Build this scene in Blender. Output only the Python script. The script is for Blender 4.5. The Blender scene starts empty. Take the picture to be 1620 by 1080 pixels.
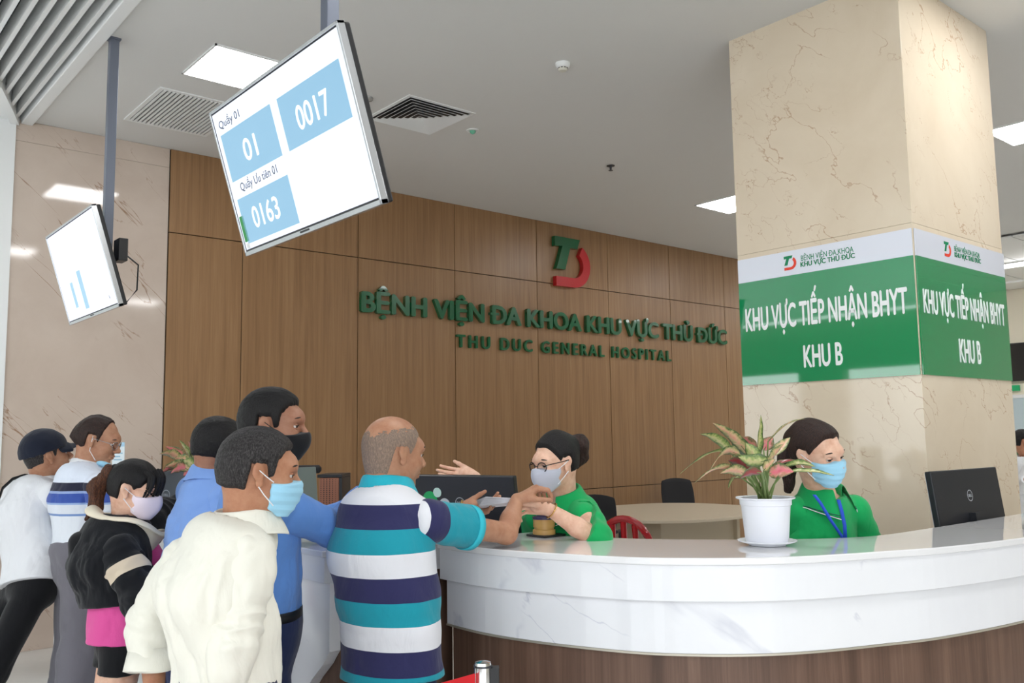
import bpy, bmesh, math, random
import numpy as np
from mathutils import Vector, Matrix

S = bpy.context.scene
# ---------------------------------------------------------------- camera, world, exposure
cd = bpy.data.cameras.new('camera'); cam = bpy.data.objects.new('camera', cd); S.collection.objects.link(cam)
cd.sensor_width = 36.0; cd.lens = 1413.586/1620*36; cd.clip_end = 200
def _cam():
    y, p, r = math.radians(49.7216), math.radians(6.0527), math.radians(-0.8046)
    f = Vector((math.cos(y)*math.cos(p), math.sin(y)*math.cos(p), math.sin(p)))
    rt = Vector((math.sin(y), -math.cos(y), 0)); up = rt.cross(f)
    R_ = rt*math.cos(r)+up*math.sin(r); U_ = up*math.cos(r)-rt*math.sin(r)
    m = Matrix((R_, U_, -f)).transposed().to_4x4(); m.translation = Vector((0, 0, 1.575)); return m
cam.matrix_world = _cam(); S.camera = cam
w = bpy.data.worlds.new('daylight'); S.world = w; w.use_nodes = True
w.node_tree.nodes['Background'].inputs[0].default_value = (0.93, 0.97, 1.0, 1)
w.node_tree.nodes['Background'].inputs[1].default_value = 2.2
S.view_settings.view_transform = 'Standard'; S.view_settings.look = 'None'
S.view_settings.gamma = 1; S.view_settings.use_curve_mapping = False
S.view_settings.exposure = 0.62
PANEL_STRENGTH = 15.0
H = 4.13          # ceiling height
WY = 7.766        # panelled wall plane

# ---------------------------------------------------------------- helpers
C = S.collection
def lin(c):
    return tuple(((v/255)/12.92 if v/255 <= .04045 else ((v/255+.055)/1.055)**2.4) for v in c)+(1,)
def tag(o, label=None, cat=None, group=None, kind=None):
    if label: o['label'] = label
    if cat: o['category'] = cat
    if group: o['group'] = group
    if kind: o['kind'] = kind
    return o
def empty(name, loc, label, cat, group=None):
    o = bpy.data.objects.new(name, None); C.objects.link(o); o.location = loc; o.empty_display_size = .1
    return tag(o, label, cat, group)
def link(name, me, mats, parent=None, smooth=False):
    o = bpy.data.objects.new(name, me); C.objects.link(o)
    for m in (mats if isinstance(mats, (list, tuple)) else [mats]): me.materials.append(m)
    if smooth: me.polygons.foreach_set('use_smooth', [True]*len(me.polygons))
    if parent:
        o.parent = parent
        if parent.type == 'EMPTY': o.matrix_parent_inverse = Matrix.Translation(-parent.location)
    return o
class MB:
    """collects boxes, prisms, tubes; build() links them as one mesh"""
    def __init__(s): s.v = []; s.f = []; s.m = []
    def add(s, v, f, mi=0):
        n = len(s.v); s.v += [tuple(p) for p in v]; s.f += [tuple(i+n for i in q) for q in f]; s.m += [mi]*len(f); return s
    def box(s, lo, hi, mi=0, M=None):
        v = [Vector((x, y, z)) for z in (lo[2], hi[2]) for y in (lo[1], hi[1]) for x in (lo[0], hi[0])]
        if M: v = [M @ p for p in v]
        return s.add(v, [(0, 2, 3, 1), (4, 5, 7, 6), (0, 1, 5, 4), (2, 6, 7, 3), (0, 4, 6, 2), (1, 3, 7, 5)], mi)
    def prism(s, poly, z0, z1, mi=0):
        n = len(poly); v = [(x, y, z0) for x, y in poly]+[(x, y, z1) for x, y in poly]
        f = [tuple(range(n))[::-1], tuple(range(n, 2*n))]+[(i, (i+1) % n, n+(i+1) % n, n+i) for i in range(n)]
        return s.add(v, f, mi)
    def lathe(s, prof, c=(0, 0, 0), n=32, mi=0, ax=None, wav=0, wn=0):
        v = []; c = Vector(c)
        for r, z in prof:
            for i in range(n):
                a = 2*math.pi*i/n; rr = r*(1+wav*math.cos(wn*a)) if r > .085 else r
                p = Vector((rr*math.cos(a), rr*math.sin(a), z)); v.append(c+(ax @ p if ax else p))
        f = [(j*n+i, j*n+(i+1) % n, (j+1)*n+(i+1) % n, (j+1)*n+i) for j in range(len(prof)-1) for i in range(n)]
        if prof[0][0] > 1e-6: f.append(tuple(range(n))[::-1])
        if prof[-1][0] > 1e-6: f.append(tuple(range((len(prof)-1)*n, len(prof)*n)))
        return s.add(v, f, mi)
    def tube(s, pts, r, n=8, mi=0):
        pts = [Vector(p) for p in pts]; v = []; rs = r if isinstance(r, (list, tuple)) else [r]*len(pts)
        for i, p in enumerate(pts):
            t = (pts[min(i+1, len(pts)-1)]-pts[max(i-1, 0)]).normalized()
            a = t.cross(Vector((0, 0, 1)) if abs(t.z) < .9 else Vector((1, 0, 0))).normalized(); b = t.cross(a)
            v += [p+(a*math.cos(2*math.pi*k/n)+b*math.sin(2*math.pi*k/n))*rs[i] for k in range(n)]
        f = [(i*n+k, i*n+(k+1) % n, (i+1)*n+(k+1) % n, (i+1)*n+k) for i in range(len(pts)-1) for k in range(n)]
        f += [tuple(range(n)), tuple(range((len(pts)-1)*n, len(pts)*n))[::-1]]
        return s.add(v, f, mi)
    def build(s, name, mats, parent=None, smooth=False, bevel=0):
        me = bpy.data.meshes.new(name); me.from_pydata(s.v, [], s.f); me.update()
        o = link(name, me, mats, parent, smooth); me.polygons.foreach_set('material_index', s.m)
        bm = bmesh.new(); bm.from_mesh(me); bmesh.ops.recalc_face_normals(bm, faces=bm.faces); bm.to_mesh(me); bm.free()
        if bevel:
            b = o.modifiers.new('bevel', 'BEVEL'); b.width = bevel; b.segments = 2; b.limit_method = 'ANGLE'; b.angle_limit = .6
        if smooth: me.set_sharp_from_angle(angle=math.radians(40))
        return o

# ---------------------------------------------------------------- materials
def mat(name, col, rough=.5, metal=0, spec=.5, emit=None, coat=0, sss=0, base=None):
    m = bpy.data.materials.new(name); m.use_nodes = True; b = m.node_tree.nodes['Principled BSDF']
    b.inputs['Base Color'].default_value = lin(col); b.inputs['Roughness'].default_value = rough
    b.inputs['Metallic'].default_value = metal; b.inputs['Specular IOR Level'].default_value = spec
    if coat: b.inputs['Coat Weight'].default_value = coat; b.inputs['Coat Roughness'].default_value = .03
    if sss: b.inputs['Subsurface Weight'].default_value = sss; b.inputs['Subsurface Radius'].default_value = (.012, .005, .003); b.inputs['Subsurface Scale'].default_value = 1
    if base: b.inputs['Base Color'].default_value = lin(base)
    if emit: b.inputs['Emission Color'].default_value = lin(col); b.inputs['Emission Strength'].default_value = emit
    return m
class NT:
    def __init__(s, m): s.t = m.node_tree; s.b = s.t.nodes['Principled BSDF']
    def n(s, ty, **kw):
        k = s.t.nodes.new(ty)
        for a, v in kw.items(): setattr(k, a, v)
        return k
    def l(s, a, b): s.t.links.new(a, b)
    def coords(s, scale=(1, 1, 1), rot=(0, 0, 0), loc=(0, 0, 0)):
        tc = s.n('ShaderNodeTexCoord'); src = tc.outputs['Object']
        if any(rot):
            m0 = s.n('ShaderNodeMapping'); s.l(src, m0.inputs[0]); m0.inputs['Rotation'].default_value = rot; src = m0.outputs[0]
        mp = s.n('ShaderNodeMapping'); s.l(src, mp.inputs[0])
        mp.inputs['Scale'].default_value = scale; mp.inputs['Location'].default_value = loc
        return mp.outputs[0]
    def noise(s, vec, scale, detail=4, rough=.5, dist=0):
        k = s.n('ShaderNodeTexNoise'); s.l(vec, k.inputs['Vector']); k.inputs['Scale'].default_value = scale
        k.inputs['Detail'].default_value = detail; k.inputs['Roughness'].default_value = rough; k.inputs['Distortion'].default_value = dist
        return k.outputs['Fac']
    def ramp(s, fac, stops, const=False):
        k = s.n('ShaderNodeValToRGB'); s.l(fac, k.inputs[0]); e = k.color_ramp.elements
        if const: k.color_ramp.interpolation = 'CONSTANT'
        while len(e) < len(stops): e.new(.5)
        for i, (p, c) in enumerate(stops): e[i].position = p; e[i].color = c if len(c) == 4 else lin(c)
        return k.outputs[0]
    def math(s, op, a, b=0, c=0):
        k = s.n('ShaderNodeMath', operation=op)
        for i, v in enumerate((a, b, c)):
            if isinstance(v, (int, float)): k.inputs[i].default_value = v
            else: s.l(v, k.inputs[i])
        return k.outputs[0]
    def mix(s, f, a, b):
        k = s.n('ShaderNodeMix', data_type='RGBA')
        for i, v in ((0, f), (6, a), (7, b)):
            if isinstance(v, (int, float)): k.inputs[i].default_value = v
            elif isinstance(v, tuple): k.inputs[i].default_value = v if len(v) == 4 else lin(v)
            else: s.l(v, k.inputs[i])
        return k.outputs[2]
    def bump(s, h, strength=.3, dist=.01):
        k = s.n('ShaderNodeBump'); k.inputs['Strength'].default_value = strength; k.inputs['Distance'].default_value = dist
        s.l(h, k.inputs['Height']); s.l(k.outputs[0], s.b.inputs['Normal'])
    def col(s, c): s.l(c, s.b.inputs['Base Color'])

def marble(name, c1, c2, vein, rough, veinscale=1.2, width=.006, rot=(0, 0, 0), dens=.52, stretch=(1, 1, 3), coat=0, patch=1.2, mixv=.8):
    m = mat(name, c1, rough, coat=coat); t = NT(m)
    base = t.noise(t.coords(), patch, 6, .6, .4)
    col = t.ramp(base, [(.3, c1), (.7, c2)])
    for k, (sc, wd) in enumerate(((veinscale, width), (veinscale*1.9, width*.7))):
        v = t.coords(stretch, rot, (k*3.1, k*1.7, k*5))
        n = t.noise(v, sc, 5, .5, .12)
        a = t.math('ABSOLUTE', t.math('SUBTRACT', n, .5))
        line = t.math('SUBTRACT', 1, t.math('MINIMUM', t.math('DIVIDE', a, wd), 1))
        msk = t.ramp(t.noise(t.coords((1, 1, 1), rot, (k*2+7, 3, 1)), 1.7+k, 3, .5), [(dens, (0, 0, 0, 1)), (dens+.07, (1, 1, 1, 1))])
        f = t.math('MULTIPLY', t.math('MULTIPLY', line, msk), mixv)
        col = t.mix(f, col, vein)
    t.col(col); return m
def wood(name, c1, c2, c3, rough, axis=2, scale=1.0, spec=.5):
    m = mat(name, c1, rough, spec=spec); t = NT(m)
    st = [14*scale]*3; st[axis] = .45*scale
    v = t.coords(tuple(st)); n = t.noise(v, 1.6, 6, .65, .6)
    col = t.ramp(n, [(.3, c1), (.5, c2), (.7, c3)])
    st2 = [90*scale]*3; st2[axis] = 1.2*scale
    n2 = t.noise(t.coords(tuple(st2)), 1.5, 3, .6)
    col = t.mix(t.ramp(n2, [(.35, (0, 0, 0, 1)), (.75, (.35, .35, .35, 1))]), col, c1)
    t.col(col); t.bump(n2, .08, .002); return m
def cloth(name, c, rough=.85, weave=900, bump=.15, sheen=.15, fold=.25):
    m = mat(name, c, rough, spec=.25); t = NT(m); t.b.inputs['Sheen Weight'].default_value = sheen
    n = t.noise(t.coords((1, 1, .45)), 9, 4, .55, .8); n2 = t.noise(t.coords(), weave, 2)
    t.bump(t.math('ADD', t.math('MULTIPLY', n, fold), t.math('MULTIPLY', n2, .012)), .6, .05)
    return m
def skin(name, c):
    m = mat(name, c, .5, spec=.4, sss=.12); t = NT(m)
    n = t.noise(t.coords(), 28, 5, .6); c2 = tuple(int(v*k) for v, k in zip(c, (.9, .82, .78)))
    t.col(t.ramp(n, [(.35, c), (.75, c2)])); t.bump(t.noise(t.coords(), 240, 3), .12, .002); return m
def hairm(name, c, c2=None):
    m = mat(name, c, .5, spec=.3); t = NT(m); c2 = c2 or tuple(min(255, int(v*1.5+4)) for v in c)
    n = t.noise(t.coords((1, 1, .3)), 300, 3, .7, .5); t.col(t.ramp(n, [(.45, c), (.72, c2)])); t.bump(n, .8, .005); return m

M_ceil = mat('ceiling_paint', (222, 222, 220), .8, spec=.2)
M_white = mat('white_metal', (236, 238, 238), .4)
M_marble = marble('beige_marble', (208, 193, 180), (194, 177, 163), (138, 98, 66), .06, 1.0, .006, (0, .785, 0), .5, (3.2, 3.2, .38), patch=1.6)
M_marble_column = marble('cream_marble', (226, 212, 190), (214, 198, 174), (160, 112, 74), .06, 1.0, .006, (.785, .615, 0), .5, (3.6, 3.6, .38), patch=1.4, mixv=.6)
M_counter = marble('white_marble', (240, 241, 244), (232, 233, 238), (176, 178, 196), .08, .8, .012, (.785, .615, 0), .56, (2.2, 2.2, .45), patch=1.0, mixv=.55)
M_wood = wood('oak_panel', (134, 100, 67), (152, 116, 80), (164, 129, 92), .36)
M_walnut = wood('walnut_panel', (78, 56, 44), (104, 78, 64), (126, 98, 82), .45, 2, .8)
M_gap = mat('panel_gap', (40, 28, 20), .9)
M_floor = marble('floor_tile', (222, 221, 218), (212, 210, 206), (150, 146, 140), .12, .6, .006, (0, 0, .4), .6, (1, 1, 1))
M_lamp = mat('led_panel', (255, 255, 255), .5, emit=PANEL_STRENGTH)
M_black = mat('black_plastic', (22, 22, 25), .4)
M_dark = mat('dark_grey_metal', (58, 60, 66), .35, .3)
M_pole = mat('grey_pole', (112, 118, 132), .4, .3)
M_silver = mat('silver_bezel', (200, 202, 205), .25, .8)
M_chrome = mat('chrome', (225, 226, 228), .12, 1)
M_green = mat('green_letter', (22, 96, 58), .22, coat=.4)
M_red = mat('red_letter', (190, 28, 36), .3, coat=.4)
M_bgreen = mat('banner_green', (10, 140, 84), .03, spec=.9, coat=1)
M_bwhite = mat('banner_white', (222, 226, 238), .03, spec=.9, coat=1)
M_btext = mat('banner_text_white', (240, 244, 244), .1)
M_blogo_g = mat('banner_logo_green', (20, 130, 84), .1)
M_blogo_r = mat('banner_logo_red', (226, 66, 46), .1)

# ---------------------------------------------------------------- room shell
def struct(o): o['kind'] = 'structure'; return o
struct(MB().box((-9, -8, -.1), (18, 16, 0)).build('floor', M_floor))
struct(MB().box((1.57, -8, H), (12.4, WY+.3, H+.12)).box((12.4, -8, H-.0), (18, 16, H+.12)).build('ceiling', M_ceil))
# panelled wood wall: backing and panels with open joints
g = .004
xs = [2.665, 3.34, 4.55, 5.76, 6.965, 8.175, 9.38, 10.585, 11.8]; zs = [0.0, .93, 3.385, H-.002]
mb = MB().box((2.665, WY, 0), (11.8, WY+.25, H-.001), 1)
for i in range(len(xs)-1):
    for j in range(3): mb.box((xs[i]+g, WY-.018, zs[j]+g), (xs[i+1]-g, WY+.01, zs[j+1]-(g if j < 2 else 0)), 0)
struct(mb.build('wall_back', [M_wood, M_gap], bevel=.0015))
# marble return to the left of it, slabs with thin joints
mb = MB().box((1.45, WY, 0), (2.665, WY+.25, H-.001), 1)
for z0, z1 in ((0, 3.96), (3.96, H-.001)): mb.box((1.45, WY-.012, z0+.001), (2.658, WY+.01, z1-.001), 0)
struct(mb.build('wall_left', [M_marble, M_gap]))
struct(MB().box((1.33, WY-.03, 0), (1.45, WY+.25, H)).build('trim_1', M_white))
M_cream = mat('cream_wall', (226, 218, 200), .5)
struct(MB().box((17.2, -8, 0), (17.4, 16, H)).build('wall_right', M_cream))
struct(MB().box((1.0, -8.2, 0), (17.2, -8, H)).build('wall_rear_blocker', M_cream))  # unseen wall, added to keep daylight off the column's right face
# unseen hall side: invented piers and lintel shaped for banner reflections, daylight enters between
mb = MB().box((-9.2, -8, 2.95), (-9, 16, H)).box((-9.2, -8, 0), (-9, 16, .5))
for k in range(7): mb.box((-9.25, -7.6+3.6*k, .5), (-8.95, -6.5+3.6*k, 2.95))
struct(mb.build('wall_side_added', mat('added_pier_taupe', (120, 112, 100), .6)))
struct(MB().box((11.8, WY, 0), (17.2, WY+.2, H)).build('wall_far', M_cream))
mb = MB()
for k in range(22): mb.box((12.45, -6+.62*k, H-.05), (17.19, -6+.62*k+.6, H-.03))
struct(mb.build('trim_2', M_white))
mb = MB().box((16.2, .5, H-.08), (16.35, 8, H-.05)); struct(mb.build('trim_3', M_white))
# slatted ceiling over the hall, with its curved edge trim and the plank ceiling beyond
arc = [(1.54, 8.05), (1.36, 7.5), (1.18, 7.0), (.86, 6.3), (.4, 5.5), (-.3, 4.6), (-1.3, 3.7), (-2.6, 3.0), (-4.4, 2.5)]
def arc_y(x):
    a = sorted(arc); return float(np.interp(x, [p[0] for p in a], [p[1] for p in a]))
mb = MB()
k = 0
while 1.45-.0835*k > -3.2:
    x = 1.452-.0835*k; mb.box((x-.026, -4, H-.01), (x, arc_y(x)-.04, H+.12)); k += 1
struct(mb.build('ceiling', M_white))
M_void = mat('ceiling_void', (44, 48, 52), .9)
struct(MB().box((-3.4, -4, H+.19), (1.57, 8.2, H+.2)).build('ceiling', M_void))
struct(MB().box((1.485, -4, H-.03), (1.57, WY+.2, H+.19)).build('trim_4', M_white, bevel=.006))
mb = MB()
for (a, b) in zip(arc[:-1], arc[1:]):
    A = Vector((a[0], a[1], 0)); B = Vector((b[0], b[1], 0)); n = (B-A).normalized().cross(Vector((0, 0, 1)))
    for o1, o2, z0 in ((-.03, .03, -.05), (.03, .09, -.02)):
        q = [A+n*o1, B+n*o1, B+n*o2, A+n*o2]; mb.prism([(p.x, p.y) for p in q], H+z0, H+.16)
struct(mb.build('trim_5', M_white))
mb = MB()
for k in range(36):
    y0 = 2.2+.34*k; xr = 1.44
    mb.box((-8.5, y0, H+.02), (min(xr, 1.44), y0+.328, H+.04))
M_plank = mat('plank_white', (232, 236, 234), .5)
mb2 = MB()
for k in range(34):
    y0 = 4.5+.3*k
    xr = 1.3 if y0 > 7.6 else float(np.interp(y0, [p[1] for p in arc[::-1]], [p[0] for p in arc[::-1]]))-.12
    mb2.box((-8.5, y0, H+.0), (xr, y0+.287, H+.02))
struct(mb2.build('ceiling', M_plank))
struct(MB().box((-8.5, 14.6, 0), (1.33, 14.8, H)).build('wall_front', mat('bright_wall', (242, 246, 244), .5)))

# column, clad in marble, with acrylic banner on two faces
CX0, CX1, CY0, CY1 = 4.742, 5.93, 2.222, 3.355
mb = MB()
for z0, z1 in ((0, 2.70), (2.70, H+.01)): mb.box((CX0, CY0, z0), (CX1, CY1, z1-.0008), 0)
mb.box((CX0+.01, CY0+.01, 0), (CX1-.01, CY1-.01, H), 1)
struct(mb.build('column', [M_marble_column, M_gap], bevel=.002))
M_alu = mat('aluminium_edge', (196, 190, 176), .35, .6)

# ---------------------------------------------------------------- lettering
def text_mesh(body, size=1.0, extrude=0.0, bold=0.0, sp=1.0):
    cu = bpy.data.curves.new('t', 'FONT'); cu.body = body; cu.size = size; cu.extrude = extrude; cu.offset = bold; cu.space_character = sp
    cu.resolution_u = 4
    ob = bpy.data.objects.new('t', cu); C.objects.link(ob); dg = bpy.context.evaluated_depsgraph_get()
    me = bpy.data.meshes.new_from_object(ob.evaluated_get(dg)); bpy.data.objects.remove(ob); return me
def place_text(body, origin, udir, vdir, width, height, depth, material, parent, name='lettering', bold=.03, split=True, sp=1.0):
    """cap height = height, total width = width; one mesh per word"""
    udir = Vector(udir); vdir = Vector(vdir); nd = udir.cross(vdir); origin = Vector(origin); orig = body.split(' ') if split else [body]; body = body.replace('Đ', 'D')
    full = text_mesh(body, 1, 0, 0, sp); vs = [v.co for v in full.vertices]; xa = min(v.x for v in vs); xb = max(v.x for v in vs)
    caps = text_mesh('H', 1, 0, 0); ch = max(v.co.y for v in caps.vertices)
    y0 = min(v.co.y for v in caps.vertices)
    sx = width/(xb-xa); sy = height/(ch-y0); out = []
    words = body.split(' ') if split else [body]; pre = ''
    for iw, wd in enumerate(words):
        me = text_mesh(wd, 1, .5 if depth else 0, 0, sp); n0 = len(me.vertices)
        if bold:      # heavier strokes: the same outline laid a little to each side
            bm = bmesh.new()
            for dx, dy in ((-bold, 0), (bold, 0), (0, bold*.7), (0, -bold*.7)):
                m2 = me.copy(); m2.transform(Matrix.Translation((dx, dy, 0))); bm.from_mesh(m2); bpy.data.meshes.remove(m2)
            bm.to_mesh(me); bm.free()
        bm = bmesh.new(); bm.from_mesh(me)
        for ic, ch_ in enumerate(orig[iw]):
            if ch_ == 'Đ':      # the stroke through the stem
                xq = max(v.co.x for v in text_mesh(wd[:ic]+'I', 1, 0, 0, sp).vertices); zz = .5 if depth else 0
                bmesh.ops.create_cube(bm, size=1, matrix=Matrix.Translation((xq-.01, .365, 0)) @ Matrix.Diagonal((.40, .10 if bold > .015 else .06, 2*zz+.04 if depth else .0001, 1)))
        bm.to_mesh(me); bm.free()
        if pre:
            a = text_mesh(pre+'|', 1, 0, 0, sp); b = text_mesh('|', 1, 0, 0, sp)
            off = max(v.co.x for v in a.vertices)-max(v.co.x for v in b.vertices)
        else: off = 0
        for iv, v in enumerate(me.vertices):
            p = v.co; v.co = origin+udir*((p.x+off-xa)*sx)+vdir*((p.y-y0)*sy)+nd*((p.z+(.5 if depth else 0))*depth+.00035*(iv//n0)*(.4 if not depth else 1))
        me.update(); out.append(link(name, me, material, parent)); pre += wd+' '
    return out
def logo(origin, udir, vdir, h, depth, mg, mr, parent):
    """the T and the swoosh below it; unit square drawing, u to the right"""
    udir = Vector(udir); vdir = Vector(vdir); nd = udir.cross(vdir); o = Vector(origin)
    def shape(pts, m, name):
        n = len(pts); v = [o+udir*(x*h)+vdir*(y*h) for x, y in pts]
        mb = MB().add(v+[p+nd*depth for p in v], [tuple(range(n)), tuple(range(n, 2*n))[::-1]]+[(i, (i+1) % n, n+(i+1) % n, n+i) for i in range(n)])
        ob = mb.build(name, m, parent); return ob
    shape([(.0, 1.0), (.0, .80), (.20, .82), (.06, .42), (.02, .34), (.27, .34), (.42, .80), (.62, .80), (.70, 1.0)], mg, 'letter')
    outer = [(.86, .87)]; pts = []
    for k in range(15):
        a = math.radians(58-148*k/14); pts.append((.52+.46*math.cos(a), .46+.46*math.sin(a)))
    inn = []
    for k in range(15):
        a = math.radians(52-142*k/14); inn.append((.50+.28*math.cos(a), .46+.27*math.sin(a)))
    shape(pts+[(.02, .0), (.02, .19)]+inn[::-1], mr, 'swoosh')
sg = empty('hospital_sign', (7.5, WY, 2.84), 'large raised green lettering naming the hospital on the wood wall', 'sign')
place_text('BỆNH VIỆN ĐA KHOA KHU VỰC THỦ ĐỨC', (4.575, WY-.022, 2.838), (1, 0, 0), (0, 0, 1), 5.97, .195, .045, M_green, sg, 'word', .040)
sg2 = empty('hospital_sign', (7.5, WY, 2.55), 'smaller green English lettering line under the big sign on the wood wall', 'sign')
place_text('THU DUC GENERAL HOSPITAL', (5.765, WY-.022, 2.546), (1, 0, 0), (0, 0, 1), 3.56, .132, .03, M_green, sg2, 'word', .03, sp=1.45)
lg = empty('wall_emblem', (7.55, WY, 3.36), 'green and red letter emblem above the hospital lettering', 'emblem')
logo((7.21, WY-.022, 3.36), (1, 0, 0), (0, 0, 1), .60, .06, M_green, M_red, lg)

def banner(face):
    if face == 'x':
        o = Vector((CX0-.002, CY1-.005, 0)); u = Vector((0, -1, 0)); wd = CY1-CY0-.008
        b = empty('column_banner', (CX0, 2.8, 1.87), 'green acrylic banner on the broad left face of the column', 'banner')
    else:
        o = Vector((CX0+.008, CY0-.002, 0)); u = Vector((1, 0, 0)); wd = CX1-CX0-.012
        b = empty('column_banner', (5.3, CY0, 1.87), 'green acrylic banner on the shaded right face of the column', 'banner')
    up = Vector((0, 0, 1)); nd = u.cross(up)
    def panel(z0, z1, m, name, x0=0, x1=1, off=0, th=.006):
        mb = MB(); pts = []
        for k in (0, 1):
            for x, z in ((x0*wd, z0), (x1*wd, z0), (x1*wd, z1), (x0*wd, z1)): pts.append(o+u*x+up*z+nd*(off+th*k))
        mb.add(pts, [(0, 1, 2, 3), (4, 5, 6, 7), (0, 1, 5, 4), (1, 2, 6, 5), (2, 3, 7, 6), (3, 0, 4, 7)]); return mb.build(name, m, b)
    panel(1.872, 2.518, M_bgreen, 'green_panel'); panel(2.5185, 2.668, M_bwhite, 'header_panel')
    T = lambda s, x, z, wdt, h, m, bold: place_text(s, o+u*x+up*z+nd*.0065, u, up, wdt, h, .0012, m, b, 'lettering', bold, split=False)
    if face == 'x':
        T('KHU VỰC TIẾP NHẬN BHYT', .045, 2.210, 1.035, .137, M_btext, .032); T('KHU B', .44, 1.958, .245, .125, M_btext, .032)
        T('BỆNH VIỆN ĐA KHOA', .452, 2.594, .335, .032, M_blogo_g, 0); T('KHU VỰC THỦ ĐỨC', .448, 2.558, .345, .028, M_blogo_g, .03)
        logo(o+u*.335+up*2.552+nd*.0065, u, up, .086, .0012, M_blogo_g, M_blogo_r, b)
    else:
        T('KHU VỰC TIẾP NHẬN BHYT', .05, 2.212, 1.07, .125, M_btext, .032); T('KHU B', .455, 1.96, .28, .128, M_btext, .032)
        T('BỆNH VIỆN ĐA KHOA', .475, 2.600, .34, .03, M_blogo_g, 0); T('KHU VỰC THỦ ĐỨC', .475, 2.566, .35, .027, M_blogo_g, .03)
        logo(o+u*.345+up*2.555+nd*.0065, u, up, .086, .0012, M_blogo_g, M_blogo_r, b)
banner('x'); banner('y')

# ---------------------------------------------------------------- ceiling fittings
def light_panel(x0, y0, lx, ly, label, zc=H):
    t = empty('ceiling_light', (x0+lx/2, y0+ly/2, zc-.012), label, 'ceiling light', 'square panel lights in the ceiling')
    MB().box((x0, y0, zc-.012), (x0+.012, y0+ly, zc+.005)).box((x0+lx-.012, y0, zc-.012), (x0+lx, y0+ly, zc+.005)).box((x0, y0, zc-.012), (x0+lx, y0+.012, zc+.005)).box((x0, y0+ly-.012, zc-.012), (x0+lx, y0+ly, zc+.005)).build('frame', M_white, t)
    MB().box((x0+.012, y0+.012, zc-.009), (x0+lx-.012, y0+ly-.012, zc+.003)).build('diffuser', M_lamp, t)
light_panel(2.14, 5.45, .62, .60, 'square lit ceiling panel behind the big tilted screen')
light_panel(7.93, 5.55, .62, .60, 'small lit ceiling panel just left of the marble column')
light_panel(7.93, 2.45, .62, .60, 'bright ceiling panel at the right edge beyond the column')
for i, (x, y) in enumerate(((2.14, 2.0), (5.0, 1.1), (2.14, -1.3), (5.0, -1.6), (7.93, -.6), (10.9, 5.5), (10.9, 2.4))):  # panels outside the view, added to brighten the room from above
    light_panel(x, y, .62, .60, 'lit ceiling panel out of the picture, ' + ('above the front of the left counter', 'above the curved counter', 'over the hall behind the viewpoint', 'behind and right of the viewpoint', 'right of the marble column near the rear wall', 'deep at the right behind the column', 'far right beyond the column')[i])
# long recessed light strip in the far plank ceiling
t = empty('strip_light', (14.5, 5, H-.07), 'long bright strip light under the far plank ceiling right of the column', 'ceiling light')
MB().box((14.4, 2.0, H-.09), (14.6, 7.5, H-.05)).build('diffuser', M_lamp, t); MB().box((14.36, 1.96, H-.07), (14.64, 7.54, H-.045)).build('frame', M_white, t)

t = empty('return_air_grille', (2.45, 6.8, H), 'rectangular louvred ceiling grille behind the hanging screens', 'vent')
x0, x1, y0, y1 = 2.14, 2.745, 6.42, 7.2
MB().box((x0-.03, y0-.03, H-.01), (x0, y1+.03, H+.01)).box((x1, y0-.03, H-.01), (x1+.03, y1+.03, H+.01)).box((x0, y0-.03, H-.01), (x1, y0, H+.01)).box((x0, y1, H-.01), (x1, y1+.03, H+.01)).build('frame', M_white, t)
MB().box((x0, y0, H-.001), (x1, y1, H+.002)).build('backing', mat('grille_shadow', (70, 69, 67), .9), t)
mb = MB()
for k in range(19):
    x = x0+.008+k*.0315; mb.box((x, y0, H-.014), (x+.017, y1, H-.004))
mb.build('louvre', M_white, t)
t = empty('air_diffuser', (3.92, 5.7, H), 'square four way ceiling air diffuser with dark slots', 'vent')
cx, cy, hh = 3.922, 5.72, .285
mb = MB(); mb.box((cx-hh-.03, cy-hh-.03, H-.006), (cx-hh, cy+hh+.03, H+.01)).box((cx+hh, cy-hh-.03, H-.006), (cx+hh+.03, cy+hh+.03, H+.01)).box((cx-hh, cy-hh-.03, H-.006), (cx+hh, cy-hh, H+.01)).box((cx-hh, cy+hh, H-.006), (cx+hh, cy+hh+.03, H+.01)).build('frame', M_white, t)
MB().box((cx-hh, cy-hh, H-.001), (cx+hh, cy+hh, H+.002)).build('backing', M_black, t)
mb = MB()
for k in range(7):
    r0 = hh-.004-k*.040; r1 = r0-.026; z0 = H-.006-k*.0015; z1 = H-.024-k*.0015
    if r1 < .01: break
    for q in range(4):
        c, s = (1, 0, -1, 0)[q], (0, 1, 0, -1)[q]
        R2 = lambda a, b: (cx+a*c-b*s, cy+a*s+b*c)
        A = [(r0, -r0), (r0, r0), (r1, r1), (r1, -r1)]
        v = [(*R2(*A[0]), z0-.016), (*R2(*A[1]), z0-.016), (*R2(*A[2]), z0), (*R2(*A[3]), z0)]; v2 = [(a, b, zz+.002) for a, b, zz in v]
        mb.add(v+v2, [(0, 1, 2, 3), (4, 5, 6, 7), (0, 1, 5, 4), (1, 2, 6, 5), (2, 3, 7, 6), (3, 0, 4, 7)])
mb.build('louvre', M_white, t)
t = empty('smoke_detector', (4.125, 4.285, H), 'round white smoke detector on the ceiling above the lettering', 'smoke detector')
MB().lathe([(.052, .0), (.052, -.012), (.046, -.03), (.040, -.034)], (4.125, 4.285, H), 28).build('base', M_white, t, True)
MB().lathe([(.034, -.030), (.034, -.045), (.026, -.054), (.0, -.056)], (4.125, 4.285, H), 28).build('sensor_head', mat('detector_cream', (222, 220, 208), .4), t, True)
mb = MB()
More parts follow.
